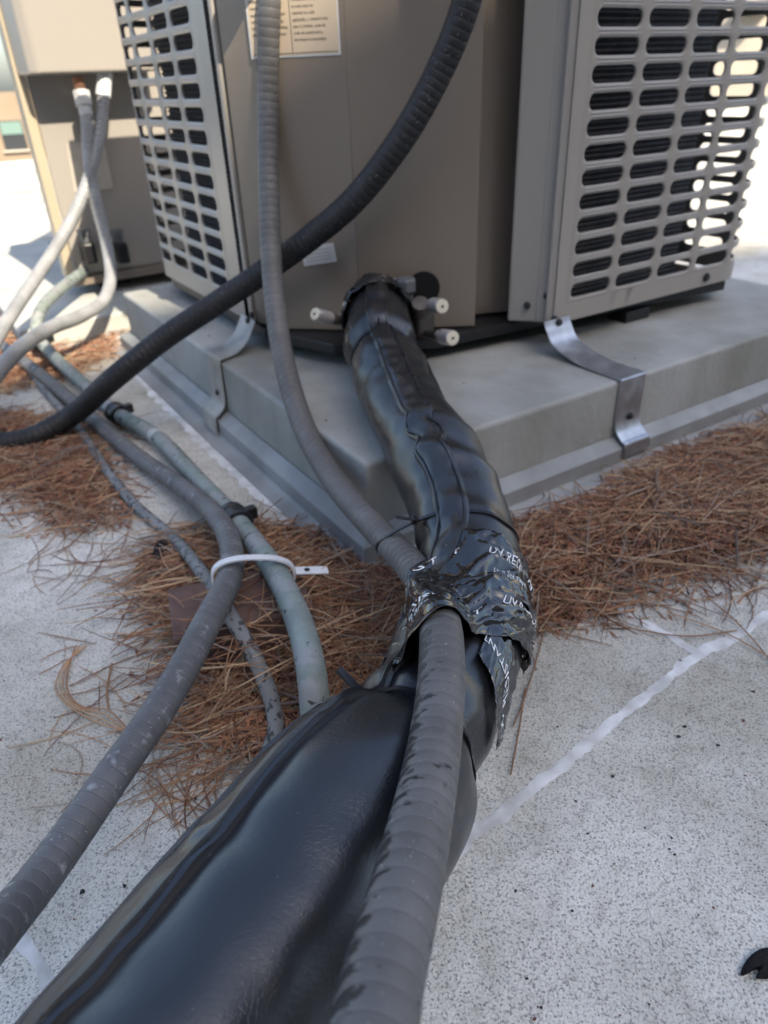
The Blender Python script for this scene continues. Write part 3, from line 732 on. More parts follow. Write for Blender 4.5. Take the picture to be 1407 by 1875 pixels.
# tape wound round the end at the valves
GRIDS = {}
def crinkle(a, b, seed):
    n1 = noise.noise(Vector((a * 6 + b * 1.6 + seed * 1.7, b * .8 - a * 2, seed))); n2 = noise.noise(Vector((a * 13 - b * 1.8 + seed, b * 1.1 + a * 5, seed + 5)))
    n3 = noise.noise(Vector((a * 24 + b * 3 + seed, b * 2.2 - a * 8, seed + 2)))
    return (1 - min(1, abs(n1) * 3.4)) * 1.2 + (1 - min(1, abs(n2) * 3)) * .7 + (1 - min(1, abs(n3) * 2.6)) * .22 + .5 * n1
def band_around(name, sfun, wfun, th0, th1, lift, mt, parent, na, nb, wrinkle, surf, seed=0, closed=False):
    vs = []; grid = {}
    for i in range(na + 1):
        a = i / na; th = th0 + (th1 - th0) * a
        for j in range(nb + 1):
            b = -1 + 2 * j / nb; s = sfun(a) + b * wfun(a) / 2
            q = Vector((a * 7 + seed, b * 1.3, seed * 3.1))
            wr = wrinkle * crinkle(a, b, seed)
            vs.append(surf(s, th, lift + wr))
    w_ = nb + 1
    fs = [(i * w_ + j, (i + 1) * w_ + j, (i + 1) * w_ + j + 1, i * w_ + j + 1) for i in range(na) for j in range(nb)]
    m = MB(); m.add(vs, fs); o = m.build(name, mt, parent, smooth=True, fix=False)
    GRIDS[seed] = np.array(vs).reshape(na + 1, nb + 1, 3)
    sm = o.modifiers.new('thickness', 'SOLIDIFY'); sm.thickness = .0004; sm.offset = 0
    return o
def hose_p(s, th, off): return hose_surface(s, th, off)[0]
vt = empty('end_tape', at(690, 560, 1.05), 'glossy black tape wound round the hose end at the valves', 'tape')
for k, (so_, wd) in enumerate(((.022, .035), (.04, .03))):
    band_around('winding', lambda a, so_=so_: hq[0] + so_ + .008 * math.sin(a * 6.28 + 1), lambda a, wd=wd: wd, -math.pi, math.pi, .002 + .002 * k, M_tape, vt, 90, 12, .0035, hose_p, 11 + k)

# ---- grey conduit riding on the hose
c1_pts = [W(.503, .996, .722), W(.470, .962, .720), W(.452, .944, .700), at(497, -70, .885), at(494, 10, .907), at(491, 200, .965), at(493, 360, .985), at(499, 500, .985), at(516, 640, .96), at(556, 780, .90), at(612, 880, .82), at(688, 968, .72), at(752, 1035, .635), at(792, 1095, .555), at(808, 1160, .472), at(808, 1250, .428), at(798, 1350, .388), at(776, 1480, .333), at(745, 1620, .285), at(700, 1800, .242), at(640, 2050, .200), W(-.12, .02, .235), W(-.33, -.20, .225), W(-.62, -.75, .175), W(-.76, -1.6, .14), W(-.92, -2.6, .13), W(-1.02, -4.2, .13)]
_c, _q = spline(c1_pts, .0105 / 20.); _T, _S, _N = frames(_c); _i = int(np.argmin(np.linalg.norm(_c - at(760, 1550, .305), axis=1)))
_lf = -RIGHT * .92 - UP * .1 - FWD * .25; side = (math.atan2(_lf @ _S[_i], _lf @ _N[_i]) / (2 * math.pi)) % 1
M_c1 = conduit_material('grey_liquidtight', (.132, .128, .124), blot=.012, pitch=.0105, side=side, smin=float(_q[int(np.argmin(np.linalg.norm(_c - at(808, 1160, .472), axis=1)))]), rough=.5)
c1o, c1c, c1f = tube('grey_conduit', c1_pts, .0145, M_c1, None, 24, pitch=.0105, groove=.0005)
for _o, _p, _d in ((c1o, W(.500, .993, .722), norm(W(-.69, -.72, 0))),):
    m = MB(); m.lathe(_p, _d, [(0, .024), (.004, .024), (.005, .019), (.03, .019), (.032, .0165)], 8); m.build('connector', M_hex, _o, bevel=.001)
prop(c1o, 'grey ribbed conduit with black smears taped on top of the black hose', 'conduit')

# ---- tape binding conduit and hose
def conduit_in_plane(c, T):
    d = (c1c - c) @ T; best = None
    for i in np.nonzero(d[:-1] * d[1:] <= 0)[0]:
        if True:
            f = d[i] / (d[i] - d[i + 1] + 1e-12); p = c1c[i] * (1 - f) + c1c[i + 1] * f; e = np.linalg.norm(p - c)
            if best is None or e < best[0]: best = (e, p, norm(c1c[i + 1] - c1c[i]))
    return best
hull_cache = {}; plane_cache = {}; S_SET = [1e9]
def hull_at(i):
    if i in hull_cache: return hull_cache[i]
    c, T, Sx, Nx = hc_[i], hT[i], hS[i], hN[i]; pts = []
    for k in range(48):
        a = 2 * math.pi * k / 48; p = hose_surface(hq[i], a if a < math.pi else a - 2 * math.pi)[0] - c; pts.append((p @ Sx, p @ Nx))
    b = conduit_in_plane(c, T)
    if b:
        q = b[1] - c; st = min(1.6, 1 / max(.3, abs(b[2] @ T)))
        for k in range(24):
            a = 2 * math.pi * k / 24; pts.append((q @ Sx + .0148 * math.sin(a), q @ Nx + .0148 * math.cos(a)))
    pts = sorted(set(pts)); 
    def half(ps):
        h = []
        for p in ps:
            while len(h) >= 2 and (h[-1][0] - h[-2][0]) * (p[1] - h[-2][1]) - (h[-1][1] - h[-2][1]) * (p[0] - h[-2][0]) <= 0: h.pop()
            h.append(p)
        return h
    lo = half(pts); hi = half(pts[::-1]); H = np.array(lo[:-1] + hi[:-1])
    ang = np.linspace(-math.pi, math.pi, 145); Rr = []
    X, Y = H[:, 0], H[:, 1]; X2, Y2 = np.roll(X, -1), np.roll(Y, -1)
    for a in ang:
        dx, dy = math.sin(a), math.cos(a); best = 0
        ex, ey = X2 - X, Y2 - Y; det = dx * ey - dy * ex
        with np.errstate(divide='ignore', invalid='ignore'):
            t = (X * ey - Y * ex) / det; k = (X * dy - Y * dx) / det
        ok = (np.abs(det) > 1e-12) & (k >= -1e-6) & (k <= 1 + 1e-6) & (t > 0)
        Rr.append(t[ok].max() if ok.any() else .05)
    hull_cache[i] = (ang, np.array(Rr)); return hull_cache[i]
def hull_p(s, th, off):
    i = float(np.interp(s, hq, np.arange(len(hq)))); i0 = min(int(i), len(hq) - 2); f = i - i0; th = (th + math.pi) % (2 * math.pi) - math.pi
    r = 0
    for ii, wt in ((i0, 1 - f), (i0 + 1, f)):
        a, Rr = hull_at(ii); r += wt * float(np.interp(th, a, Rr))
    c = hc_[i0] * (1 - f) + hc_[i0 + 1] * f; Sx = hS[i0]; Nx = hN[i0]
    if s > S_SET[0] and i0 not in plane_cache: plane_cache[i0] = conduit_in_plane(hc_[i0], hT[i0])
    b = plane_cache.get(i0) if s > S_SET[0] else None
    if b is not None:
        q = b[1] - hc_[i0]; tc_ = math.atan2(q @ Sx, q @ Nx); dth = abs((th - tc_ + math.pi) % (2 * math.pi) - math.pi)
        rh = np.linalg.norm(hose_surface(s, th, 0)[0] - c); k1 = min(1, max(0, (s - S_SET[0]) / .03)); k2 = min(1, max(0, (dth - .30) / .32)); k = k1 * k1 * (3 - 2 * k1) * k2 * k2 * (3 - 2 * k2)
        r = r + (rh + .001 - r) * k
    return c + (Sx * math.sin(th) + Nx * math.cos(th)) * (r + off)
tape = empty('binding_tape', gz(840, 1150, 0), 'glossy wrinkled black tape printed in white binding the grey conduit to the hose', 'tape')
sC = s_at(858, 1130)
def pw(k): 
    xs = [a for a, b in k]; ys = [b for a, b in k]
    return lambda a: float(np.interp(a, xs, ys))
def s_plane(p):
    d = np.einsum('ij,ij->i', p - hc_, hT); e = np.linalg.norm(p - hc_, axis=1); d = np.where(e < .14, np.abs(d), 9); return hq[int(np.argmin(d))]
sA = s_plane(at(752, 1035, .635)); sB = s_plane(at(808, 1162, .472))
dAB = sB - sA; S_SET[0] = .53
WR = .0026
bands = []
def tape_band(sf, wf, t0, t1, lift, seed, na=170, nb=26, wr=WR):
    band_around('winding', sf, wf, R(t0), R(t1), lift, M_tape, tape, na, nb, wr, hull_p, seed)
    bands.append((sf, wf, R(t0), R(t1), lift, seed, wr))
def aa(phi, t0=-125, t1=115): return (phi - t0) / (t1 - t0)
def pk(*k): return pw([(aa(p), v) for p, v in k])
tape_band(pk((-125, .685), (-60, .665), (-38, .625), (-10, .622), (20, .606), (55, .606), (115, .622)), pk((-125, .045), (-60, .055), (-35, .096), (-8, .098), (25, .066), (70, .050), (115, .036)), -125, 115, .0010, 1)
tape_band(pk((-125, .690), (-60, .690), (-42, .700), (-6, .700), (18, .660), (55, .646), (115, .640)), pk((-125, .045), (-60, .052), (-40, .108), (-8, .108), (18, .074), (60, .052), (115, .034)), -125, 115, .0022, 2)
tape_band(pw([(0, .690), (.4, .706), (1, .744)]), pw([(0, .05), (.5, .050), (.85, .036), (1, .022)]), 24, 90, .0034, 3, 90, 22, .0007)
# white print following the windings
def print_on(band, s, size, a0, b0, parent, dirn=1):
    sf, wf, t0, t1, lift, seed, wr = band
    v, f = text_mesh(s, size); vs = []
    bm = bmesh.new(); bv = [bm.verts.new((x, y, 0)) for x, y in v]
    for q in f:
        try: bm.faces.new([bv[i] for i in q])
        except ValueError: pass
    bmesh.ops.triangulate(bm, faces=bm.faces)
    bmesh.ops.subdivide_edges(bm, edges=[e for e in bm.edges if e.calc_length() > .0025], cuts=1)
    bm.verts.index_update()
    rr = .062
    for q in bm.verts:
        a = a0 + dirn * q.co.x / (rr * abs(t1 - t0)); th = t0 + (t1 - t0) * a
        b = b0 - dirn * q.co.y / (wf(min(max(a, 0), 1)) / 2)
        G = GRIDS[seed]; na, nb = G.shape[0] - 1, G.shape[1] - 1
        fi = min(max(a * na, 0), na - 1e-4); fj = min(max((b + 1) / 2 * nb, 0), nb - 1e-4); i0, j0 = int(fi), int(fj); x, y = fi - i0, fj - j0
        p00, p10, p01, p11 = G[i0, j0], G[i0 + 1, j0], G[i0, j0 + 1], G[i0 + 1, j0 + 1]
        p = p00 * (1 - x) * (1 - y) + p10 * x * (1 - y) + p01 * (1 - x) * y + p11 * x * y
        nn = norm(np.cross(p10 - p00, p01 - p00)); cc_ = hc_[int(np.argmin(((hc_ - p) ** 2).sum(1)))]
        if nn @ (p - cc_) < 0: nn = -nn
        vs.append(p + nn * .0008)
    m = MB(); m.add(vs, [tuple(x.index for x in q.verts) for q in bm.faces]); bm.free()
    m.build('printed_lettering', M_ink, parent, fix=False)
print_on(bands[0], 'UV RESISTANT', .0120, aa(-85), -.35, tape)
print_on(bands[0], 'Line Set Tape', .0072, aa(-75), .10, tape)
print_on(bands[0], 'UV RESISTANT', .0120, aa(14), -.25, tape)
print_on(bands[0], 'Line Set Tape', .0072, aa(20), .30, tape)
print_on(bands[1], 'AIRTAPE', .0120, aa(-118), .30, tape)
print_on(bands[1], 'Tape', .0072, aa(-92), -.35, tape)
print_on(bands[1], 'UV RESISTANT', .0120, aa(-58), .20, tape)
print_on(bands[1], 'Line Set Tape', .0072, aa(-48), .58, tape)
print_on(bands[1], 'UV RESIST', .0120, aa(30), -.1, tape)
print_on(bands[2], 'UV RESISTANT', .0110, .96, .0, tape, -1)

# ---- cable ties
def cable_tie(label, sf, surf, thick, wid, head_th, tail, mt=M_black, group=None):
    c = surf(sf(head_th), head_th, 0)
    t = empty('cable_tie', c, label, 'cable tie', group)
    na = 96; ring = []
    for i in range(na):
        th = -math.pi + 2 * math.pi * i / na
        for db, do in ((-1, 0), (1, 0), (1, 1), (-1, 1)):
            ring.append(surf(sf(th) + db * wid / 2, th, -.0008 + do * (thick + .0008)))
    m = MB(); m.add(ring, [(4 * i + j, 4 * ((i + 1) % na) + j, 4 * ((i + 1) % na) + (j + 1) % 4, 4 * i + (j + 1) % 4) for i in range(na) for j in range(4)])
    auto_smooth(m.build('loop', mt, t), 40)
    p = surf(sf(head_th), head_th, thick * .4); p2 = surf(sf(head_th), head_th, .01); nn = norm(p2 - p); ax = norm(surf(sf(head_th), head_th + .1, 0) - surf(sf(head_th), head_th - .1, 0)); ay = norm(np.cross(nn, ax)); ax = np.cross(ay, nn)
    m = MB(); m.box(p + nn * .0025, ax, ay, nn, wid * 1.6, wid * 1.9, .0055); m.build('head', mt, t, bevel=.0008)
    if tail:
        L, lean = tail; d = norm(nn * 1.0 + ax * lean); m = MB(); m.box(p + nn * .004 + d * L / 2, d, ay, norm(np.cross(d, ay)), L, wid * .95, thick); m.build('tail', mt, t, bevel=.0003)
    return t
cable_tie('black cable tie cinching the jacket just below the valves', lambda th: sT1 + .004 * math.sin(th), hose_p, .0016, .0045, R(-6), (.012, .2))
cable_tie('thin black cable tie looping conduit and hose just above the printed tape', lambda th: sT2 - .012 + .016 * math.sin(th + .6), hull_p, .0014, .0036, R(-62), (.016, -.2))
cable_tie('black cable tie with upright tail at the neck below the printed tape', lambda th: sT3 + .004 * math.sin(th), hose_p, .0030, .0060, R(-62), (.026, .1))

# ---- dark conduit crossing in front of the panel
c2_pts = [W(.690, .858, .745), W(.655, .805, .742), W(.640, .783, .725), at(866, -50, .808), at(846, 30, .83), at(800, 140, .865), at(735, 255, .90), at(650, 365, .95), at(560, 442, 1.0), at(480, 500, 1.045), at(390, 560, 1.07), at(300, 620, 1.085), at(210, 692, 1.09), gz(130, 762, .045), gz(60, 800, .024), gz(-20, 812, .018), gz(-140, 800, .018), gz(-420, 730, .018), W(-1.5, 1.5, .018), W(-2.6, 1.4, .018)]
c2o, _, _ = tube('black_conduit', c2_pts, .0172, M_c2, None, 24, pitch=.0095, groove=.0007)
m = MB(); m.lathe(W(.688, .855, .745), norm(W(-.55, -.835, 0)), [(0, .028), (.004, .028), (.005, .023), (.035, .023), (.037, .0195)], 8); m.build('connector', M_hex, c2o, bevel=.001)
prop(c2o, 'thick black ribbed conduit sweeping down across the beige panel to the left', 'conduit')

# ---- lines on the left
def zpts(l): return [gz(x, y, z) if len(t) == 0 else None for x, y, z, *t in l]
c3_pts = [W(-1.3, -4.2, .014), W(-1.1, -2.2, .014), W(-.95, -1.3, .16), W(-.75, -.7, .30), at(-700, 2700, .20), at(-230, 2030, .285), at(-60, 1775, .355), at(80, 1600, .43), at(200, 1430, .49), at(310, 1270, .56), at(385, 1130, .64), gz(420, 1060, .076), gz(424, 1005, .062), gz(400, 950, .055), gz(330, 890, .03), gz(255, 838, .02), gz(185, 780, .018), gz(110, 715, .018), gz(40, 660, .02), gz(-60, 590, .02), gz(-260, 480, .02)]
o, c3c, c3f = tube('grey_conduit', c3_pts, .0128, M_c3, None, 24, pitch=.0105, groove=.0004)
prop(o, 'scuffed grey conduit rising over the wood block to the lower left', 'conduit')
c4_pts = [W(-.8, -3.2, .014), W(-.55, -1.4, .014), gz(380, 2000, .014), gz(480, 1700, .014), gz(550, 1500, .016), gz(574, 1400, .022), gz(578, 1330, .035), gz(572, 1240, .075), gz(552, 1150, .074), gz(512, 1060, .068), gz(470, 1000, .052), gz(430, 950, .042), gz(360, 876, .026), gz(287, 800, .022), gz(215, 757, .022), gz(150, 700, .025), gz(95, 648, .035), gz(68, 612, .06), gz(72, 575, .09), gz(110, 530, .105), gz(180, 482, .11), gz(215, 465, .115)]
o, c4c, c4f = tube('green_grey_pipe', c4_pts, .0128, M_c4, None, 24)
prop(o, 'weathered green grey pipe with black couplings running along the roof', 'pipe')
pipe4 = o; pipe4_root = o
def coupling(name, c, q0, L, r, mt, parent):
    """collar round a tube centre-line near point q0"""
    i = int(np.argmin(np.linalg.norm(c - q0, axis=1))); t = norm(c[min(i + 2, len(c) - 1)] - c[max(i - 2, 0)])
    m = MB(); m.lathe(c[i] - t * L / 2, t, [(0, r * .92), (.002, r), (L * .3, r), (L * .32, r * .93), (L * .68, r * .93), (L * .7, r), (L - .002, r), (L, r * .92)], 18)
    return auto_smooth(m.build(name, mt, parent), 35), c[i], t
for px, py, L in ((432, 950, .036), (214, 757, .030), (72, 625, .03)):
    o, p, t = coupling('coupling', c4c, c4c[int(np.argmin([ (PCX + FPX * ((q - EYE) @ RIGHT) / ((q - EYE) @ FWD) - px) ** 2 + (PCY - FPX * ((q - EYE) @ UP) / ((q - EYE) @ FWD) - py) ** 2 for q in c4c]))], L, .0185, M_black, pipe4)
    sd = norm(np.cross(t, EZ)); m = MB(); m.box(p + sd * .021 + EZ * .004, t, sd, EZ, .014, .014, .016); m.build('clamp_lug', M_black, o, bevel=.002)
o, p, t = coupling('white_band', c4c, gz(287, 800, .022), .014, .0132, M_white, pipe4)
c5_pts = [gz(40, 660, .008), gz(100, 735, .008), gz(150, 792, .008), gz(210, 880, .008), gz(255, 932, .008), gz(318, 985, .008), gz(380, 1062, .045), gz(430, 1140, .064), gz(472, 1215, .044), gz(500, 1290, .020), gz(505, 1340, .010), gz(485, 1395, .008), gz(440, 1490, .008), gz(400, 1640, .008), gz(300, 1900, .008), W(-.62, -1.4, .008), W(-.9, -3.2, .008)]
o, _, _ = tube('thin_pipe', c5_pts, .0076, M_c5, None, 14)
prop(o, 'thin grey pipe with dark smears lying in the pine needles', 'pipe')
# second unit's lines in the sun
V2 = 2.0
def fit(px, py, v): 
    r = ray(px, py); return EYE + r * (v / (r @ EL))
c6_pts = [fit(151, 178, 1.925), fit(158, 210, 1.915), fit(164, 300, 1.90), fit(176, 370, 1.875), fit(194, 440, 1.84), fit(203, 500, 1.79), fit(192, 548, 1.72), fit(150, 578, 1.64), fit(90, 602, 1.54), fit(35, 640, 1.44), fit(-10, 690, 1.36), fit(-60, 760, 1.28), gz(-130, 850, .02), W(-.55, .80, .016), W(-1.2, .55, .016), W(-2.6, .3, .016)]
o, c6c, _ = tube('grey_conduit', c6_pts, .0138, M_c6, None, 20, pitch=.012)
prop(o, 'slate grey conduit looping from the farther unit down to the left edge', 'conduit')
m = MB(); dd = norm(c6c[3] - c6c[0]); m.lathe(c6c[0] - dd * .012, dd, [(0, .019), (.03, .019), (.032, .0155), (.05, .0155)], 8); m.build('connector', M_pvc, o, bevel=.001)
m = MB(); m.lathe(c6c[0] - dd * .02, -dd + EL * .5, [(0, .012), (.02, .012)], 12); m.build('bushing', mat('copper_wire', (.45, .22, .14), .4), o)
c7_pts = [fit(191, 150, 1.93), fit(187, 210, 1.92), fit(176, 275, 1.905), fit(155, 350, 1.885), fit(128, 410, 1.86), fit(92, 470, 1.81), fit(55, 525, 1.75), fit(15, 585, 1.66), fit(-25, 650, 1.56), fit(-90, 730, 1.45), gz(-180, 800, .02), W(-.60, .98, .016), W(-1.3, .80, .016), W(-2.6, .6, .016)]
o, c7c, _ = tube('grey_conduit', c7_pts, .0138, M_c6, None, 20, pitch=.012)
prop(o, 'pale sunlit conduit running straight down from the farther unit to the left edge', 'conduit')
m = MB(); dd = norm(c7c[3] - c7c[0]); m.lathe(c7c[0] - dd * .02, dd, [(0, .0165), (.05, .0165), (.052, .0145)], 12); m.build('connector', M_white, o)

# ------------------------------------------------------------------ the farther unit
un2 = empty('condensing_unit', W(.72, 2.4, .05), 'farther beige condensing unit partly in the sun at upper left', 'air conditioner')
X0, X1, Y0, Y1 = .325, 1.12, 2.0, 2.8
m = MB(); m.prism([(X0 + .02, Y0), (X1, Y0), (X1, Y1), (X0 + .36, Y1), (X0 + .075, Y0 + .30)], .10, .80); m.build('body', M_beige, un2, bevel=.004)
m = MB(); m.prism([(X0 - .005, Y0 - .02), (X1 + .02, Y0 - .02), (X1 + .02, Y1 + .02), (X0 + .34, Y1 + .02), (X0 + .055, Y0 + .30)], .80, .83); m.build('top_cover', M_beige, un2, bevel=.006)
m = MB(); m.prism([(X0 + .004, Y0 - .012), (X1 + .01, Y0 - .012), (X1 + .01, Y1), (X0 + .35, Y1), (X0 + .065, Y0 + .30)], .078, .0995); m.build('base_pan', M_beige2, un2, bevel=.003)
m = MB(); m.prism([(X0 - .004, Y0 - .004), (X0 + .019, Y0 - .004), (X0 + .019, Y0 + .05), (X0 - .004, Y0 + .05)], .10, .80); m.build('corner_post', mat('yellowed_post', (.46, .39, .28), .4, noise_amt=.1, noise_scale=9), un2, bevel=.003)
m = MB()
hood = [(X0 + .002, Y0 - .001), (X0 + .012, Y0 - .085), (X0 + .03, Y0 - .10), (.60, Y0 - .10), (.62, Y0 - .085), (.62, Y0 - .001)]
m.prism(hood, .537, .797); m.build('hood_cover', M_beige, un2, bevel=.006, bseg=3)
for u, v in ((.45, 2.1), (1.0, 2.1), (1.0, 2.7), (.45, 2.7)):
    m = MB(); m.prism([(u - .04, v - .03), (u + .04, v - .03), (u + .04, v + .03), (u - .04, v + .03)], .05, .0775); m.build('riser_foot', M_pan, un2)
lb2 = MB(); 
q = [fit(122, 262, Y0 - .0012), fit(190, 258, Y0 - .0012), fit(208, 345, Y0 - .0012), fit(137, 352, Y0 - .0012)]
lb2.add(q, [(0, 1, 2, 3)]); l2 = lb2.build('rating_label', mat('faded_label', (.52, .47, .40), .5, noise_amt=.1, noise_scale=60), un2, fix=False)
sm = l2.modifiers.new('thickness', 'SOLIDIFY'); sm.thickness = .001; sm.offset = 0
for dx in (0, .06):
    m = MB(); p = fit(222 - dx * 1000, 462, Y0 - .03); m.box(p, ER, EL, EZ, .03, .05, .05); vb = m.build('service_valve', M_black, un2, bevel=.006)
    m = MB(); m.lathe(p + EZ * .02, EZ, [(0, .012), (.02, .012), (.022, .016), (.035, .016)], 6); m.build('valve_cap', M_hex, vb)

# ------------------------------------------------------------------ wood block, white tie, strap scraps
wb = empty('wood_block', gz(470, 1180, 0), 'weathered reddish wood sleeper block under the pipes among the needles', 'block')
a_ = gz(316, 1168, .054); b_ = gz(575, 1108, .054); ax = norm((b_ - a_) * np.array([1, 1, 0])); ay = norm(np.cross(EZ, ax)); Lw = np.linalg.norm(b_ - a_)
m = MB(); m.box((a_ + b_) / 2 * np.array([1, 1, 0]) + ay * .04 + EZ * .027, ax, ay, EZ, Lw, .085, .053); m.build('timber', M_wood, wb, bevel=.003)
# white tie round both pipes
p3 = c3c[int(np.argmin(np.linalg.norm(c3c - gz(420, 1062, .070), axis=1)))]; p4 = c4c[int(np.argmin(np.linalg.norm(c4c - gz(512, 1055, .064), axis=1)))]
wt = empty('cable_tie', p3, 'white strap tie arching over the grey conduit and green pipe', 'cable tie')
dx = norm(p4 - p3); tt = norm(np.cross(dx, EZ)); upv = np.cross(tt, dx); upv = upv if upv[2] > 0 else -upv
cx_ = (p3 + p4) / 2; hw = np.linalg.norm(p4 - p3) / 2 + .0165; ring = []; nn = 56
for i in range(nn):
    a = 2 * math.pi * i / nn; ex = math.copysign(abs(math.cos(a)) ** .8, math.cos(a)) * hw; ey = math.copysign(abs(math.sin(a)) ** .8, math.sin(a)) * .021
    for db, do in ((-1, 0), (1, 0), (1, 1), (-1, 1)):
        k = 1 + do * .06; ring.append(cx_ + dx * ex * k + upv * (ey * (1 + do * .08)) + tt * db * .0042)
m = MB(); m.add(ring, [(4 * i + j, 4 * ((i + 1) % nn) + j, 4 * ((i + 1) % nn) + (j + 1) % 4, 4 * i + (j + 1) % 4) for i in range(nn) for j in range(4)])
auto_smooth(m.build('loop', M_white, wt), 40)
m = MB(); m.box(p4 + dx * .036 + upv * .004, dx, tt, upv, .034, .0125, .002); tl = m.build('tail_tab', M_white, wt, bevel=.0004)
m = MB(); m.lathe(p4 + dx * .031 + upv * .0045, upv, [(0, .003), (.0012, .003)], 12); m.build('tab_hole', M_hole, tl)

# ------------------------------------------------------------------ sealant seams
def seam(name, label, pts, wid, seed, hgt=.0010, mt=M_sealant):
    c, q = spline([np.array([p[0], p[1], 0]) for p in pts], .003); m = MB(); vs = []; T, S_, N_ = frames(c)
    for i in range(len(c)):
        t = T[i]; s_ = norm(np.cross(t, EZ))
        wa = wid * (.55 + 1.1 * abs(noise.noise(Vector((q[i] * 22, seed, 0)))) + .28 * noise.noise(Vector((q[i] * 61.3, seed, 3))) + .22 * noise.noise(Vector((q[i] * 173.3, seed, 3))))
        wb_ = wid * (.55 + 1.1 * abs(noise.noise(Vector((q[i] * 25, seed + 9, 0)))) + .28 * noise.noise(Vector((q[i] * 57.7, seed, 7))) + .22 * noise.noise(Vector((q[i] * 161.7, seed, 7))))
        mid = s_ * wid * .5 * noise.noise(Vector((q[i] * 12, seed, 5)))
        for x, z in ((-1, .0004), (-.8, hgt * .75), (-.2, hgt), (.4, hgt * .9), (.85, hgt * .6), (1, .0004)):
            vs.append(c[i] + mid + s_ * x * (wa if x > 0 else wb_) + EZ * max(.0004, z * (.8 + .5 * noise.noise(Vector((q[i] * 60, x * 3, seed))))))
    n = len(c); m.add(vs, [(i * 6 + j, i * 6 + j + 1, (i + 1) * 6 + j + 1, (i + 1) * 6 + j) for i in range(n - 1) for j in range(5)])
    return prop(m.build(name, mt, smooth=True), label, 'sealant')
seam('sealant_seam', 'long white sealant bead crossing the roofing at lower right', [gz(700, 1660), gz(790, 1590), gz(850, 1540), gz(930, 1478), gz(1000, 1425), gz(1090, 1352), gz(1130, 1318), gz(1180, 1278), gz(1250, 1222), gz(1330, 1170), gz(1410, 1125), gz(1560, 1040)], .0078, 1)
seam('sealant_seam', 'short white sealant branch running from the long bead into the pine needles', [gz(1285, 1200), gz(1230, 1168), gz(1180, 1143), gz(1130, 1112), gz(1100, 1085), gz(1040, 1050)], .0062, 4)
seam('sealant_seam', 'small white sealant patch on the roofing at lower left corner', [gz(20, 1690), gz(45, 1725), gz(75, 1765), gz(92, 1810), gz(110, 1850)], .0062, 6)
fl = .045
seam('sealant_seam', 'white sealant along the right foot of the near pad flashing', [W(PU0 - .03, PV0 - .045, 0), W(.6, PV0 - .046, 0), W(.9, PV0 - .045, 0), W(1.2, PV0 - .046, 0), W(1.42, PV0 - .045, 0)], .013, 12, .002)
seam('sealant_seam', 'white sealant along the left foot of the near pad flashing', [W(PU0 - .045, PV0 - .03, 0), W(PU0 - .046, .9, 0), W(PU0 - .045, 1.2, 0), W(PU0 - .046, 1.6, 0)], .012, 15, .002)

# ------------------------------------------------------------------ pine litter
def poly_ground(px): return np.array([gz(x, y)[:2] for x, y in px])
def inside(p, poly):
    c = False; n = len(poly); j = n - 1
    for i in range(n):
        if (poly[i][1] > p[1]) != (poly[j][1] > p[1]) and p[0] < (poly[j][0] - poly[i][0]) * (p[1] - poly[i][1]) / (poly[j][1] - poly[i][1]) + poly[i][0]: c = not c
        j = i
    return c
def edge_dist(p, poly):
    a = poly; b = np.roll(poly, -1, axis=0); ab = b - a; t = np.clip(((p - a) * ab).sum(1) / (ab ** 2).sum(1), 0, 1); return np.sqrt((((a + ab * t[:, None]) - p) ** 2).sum(1).min())
PILES = {
 'right': (poly_ground([(900, 975), (960, 950), (1060, 915), (1130, 870), (1180, 835), (1270, 805), (1410, 775), (1600, 690), (1700, 900), (1500, 1010), (1410, 1030), (1385, 1050), (1290, 1065), (1180, 1085), (1110, 1140), (1040, 1150), (960, 1170), (925, 1165), (880, 1160), (800, 1080)]), 2800, .024),
 'middle': (poly_ground([(255, 1030), (310, 985), (420, 965), (560, 975), (620, 985), (720, 1040), (800, 1100), (780, 1230), (700, 1290), (620, 1350), (540, 1385), (455, 1390), (395, 1355), (355, 1305), (315, 1240), (330, 1180), (290, 1110)]), 2500, .018),
 'left': (poly_ground([(-150, 770), (0, 755), (120, 770), (180, 790), (200, 850), (240, 930), (235, 975), (180, 965), (120, 985), (60, 935), (0, 905), (-150, 880)]), 1300, .020),
 'sunny': (poly_ground([(-120, 610), (10, 575), (60, 600), (120, 640), (215, 612), (215, 650), (130, 690), (30, 720), (-120, 740)]), 1300, .015),
}
m_h = MB()
nv = []; nf = []; nc = []
def add_needle(p, L, az_, tilt, bend, wd, col):
    d = np.array([math.cos(az_), math.sin(az_), 0]); s_ = np.array([-d[1], d[0], 0]); K = 5; b0 = len(nv)
    for i in range(K + 1):
        t = i / K - .5; x = L * t
        c = np.array(p) + d * x + s_ * bend * L * (t * t - .08) * 2 + EZ * (tilt * x + .0)
        c[2] = max(c[2], .001); ww = wd * (1 - .75 * abs(t) ** 3 * 4)
        nv.extend([tuple(c + s_ * ww), tuple(c - s_ * ww), tuple(c + EZ * ww * 1.5)])
        nc.extend([col] * 3)
        if i:
            q = b0 + 3 * i
            nf.extend([(q - 3, q, q + 2, q - 1), (q - 1, q + 2, q + 1, q - 2)])
def ncol(): 
    k = rng.random(); base = [(.31, .165, .09), (.40, .24, .135), (.23, .11, .063), (.48, .34, .21), (.18, .085, .055), (.30, .24, .19)][int(k * 6)]
    f = .75 + rng.random() * .5; return (base[0] * f, base[1] * f, base[2] * f, 1)
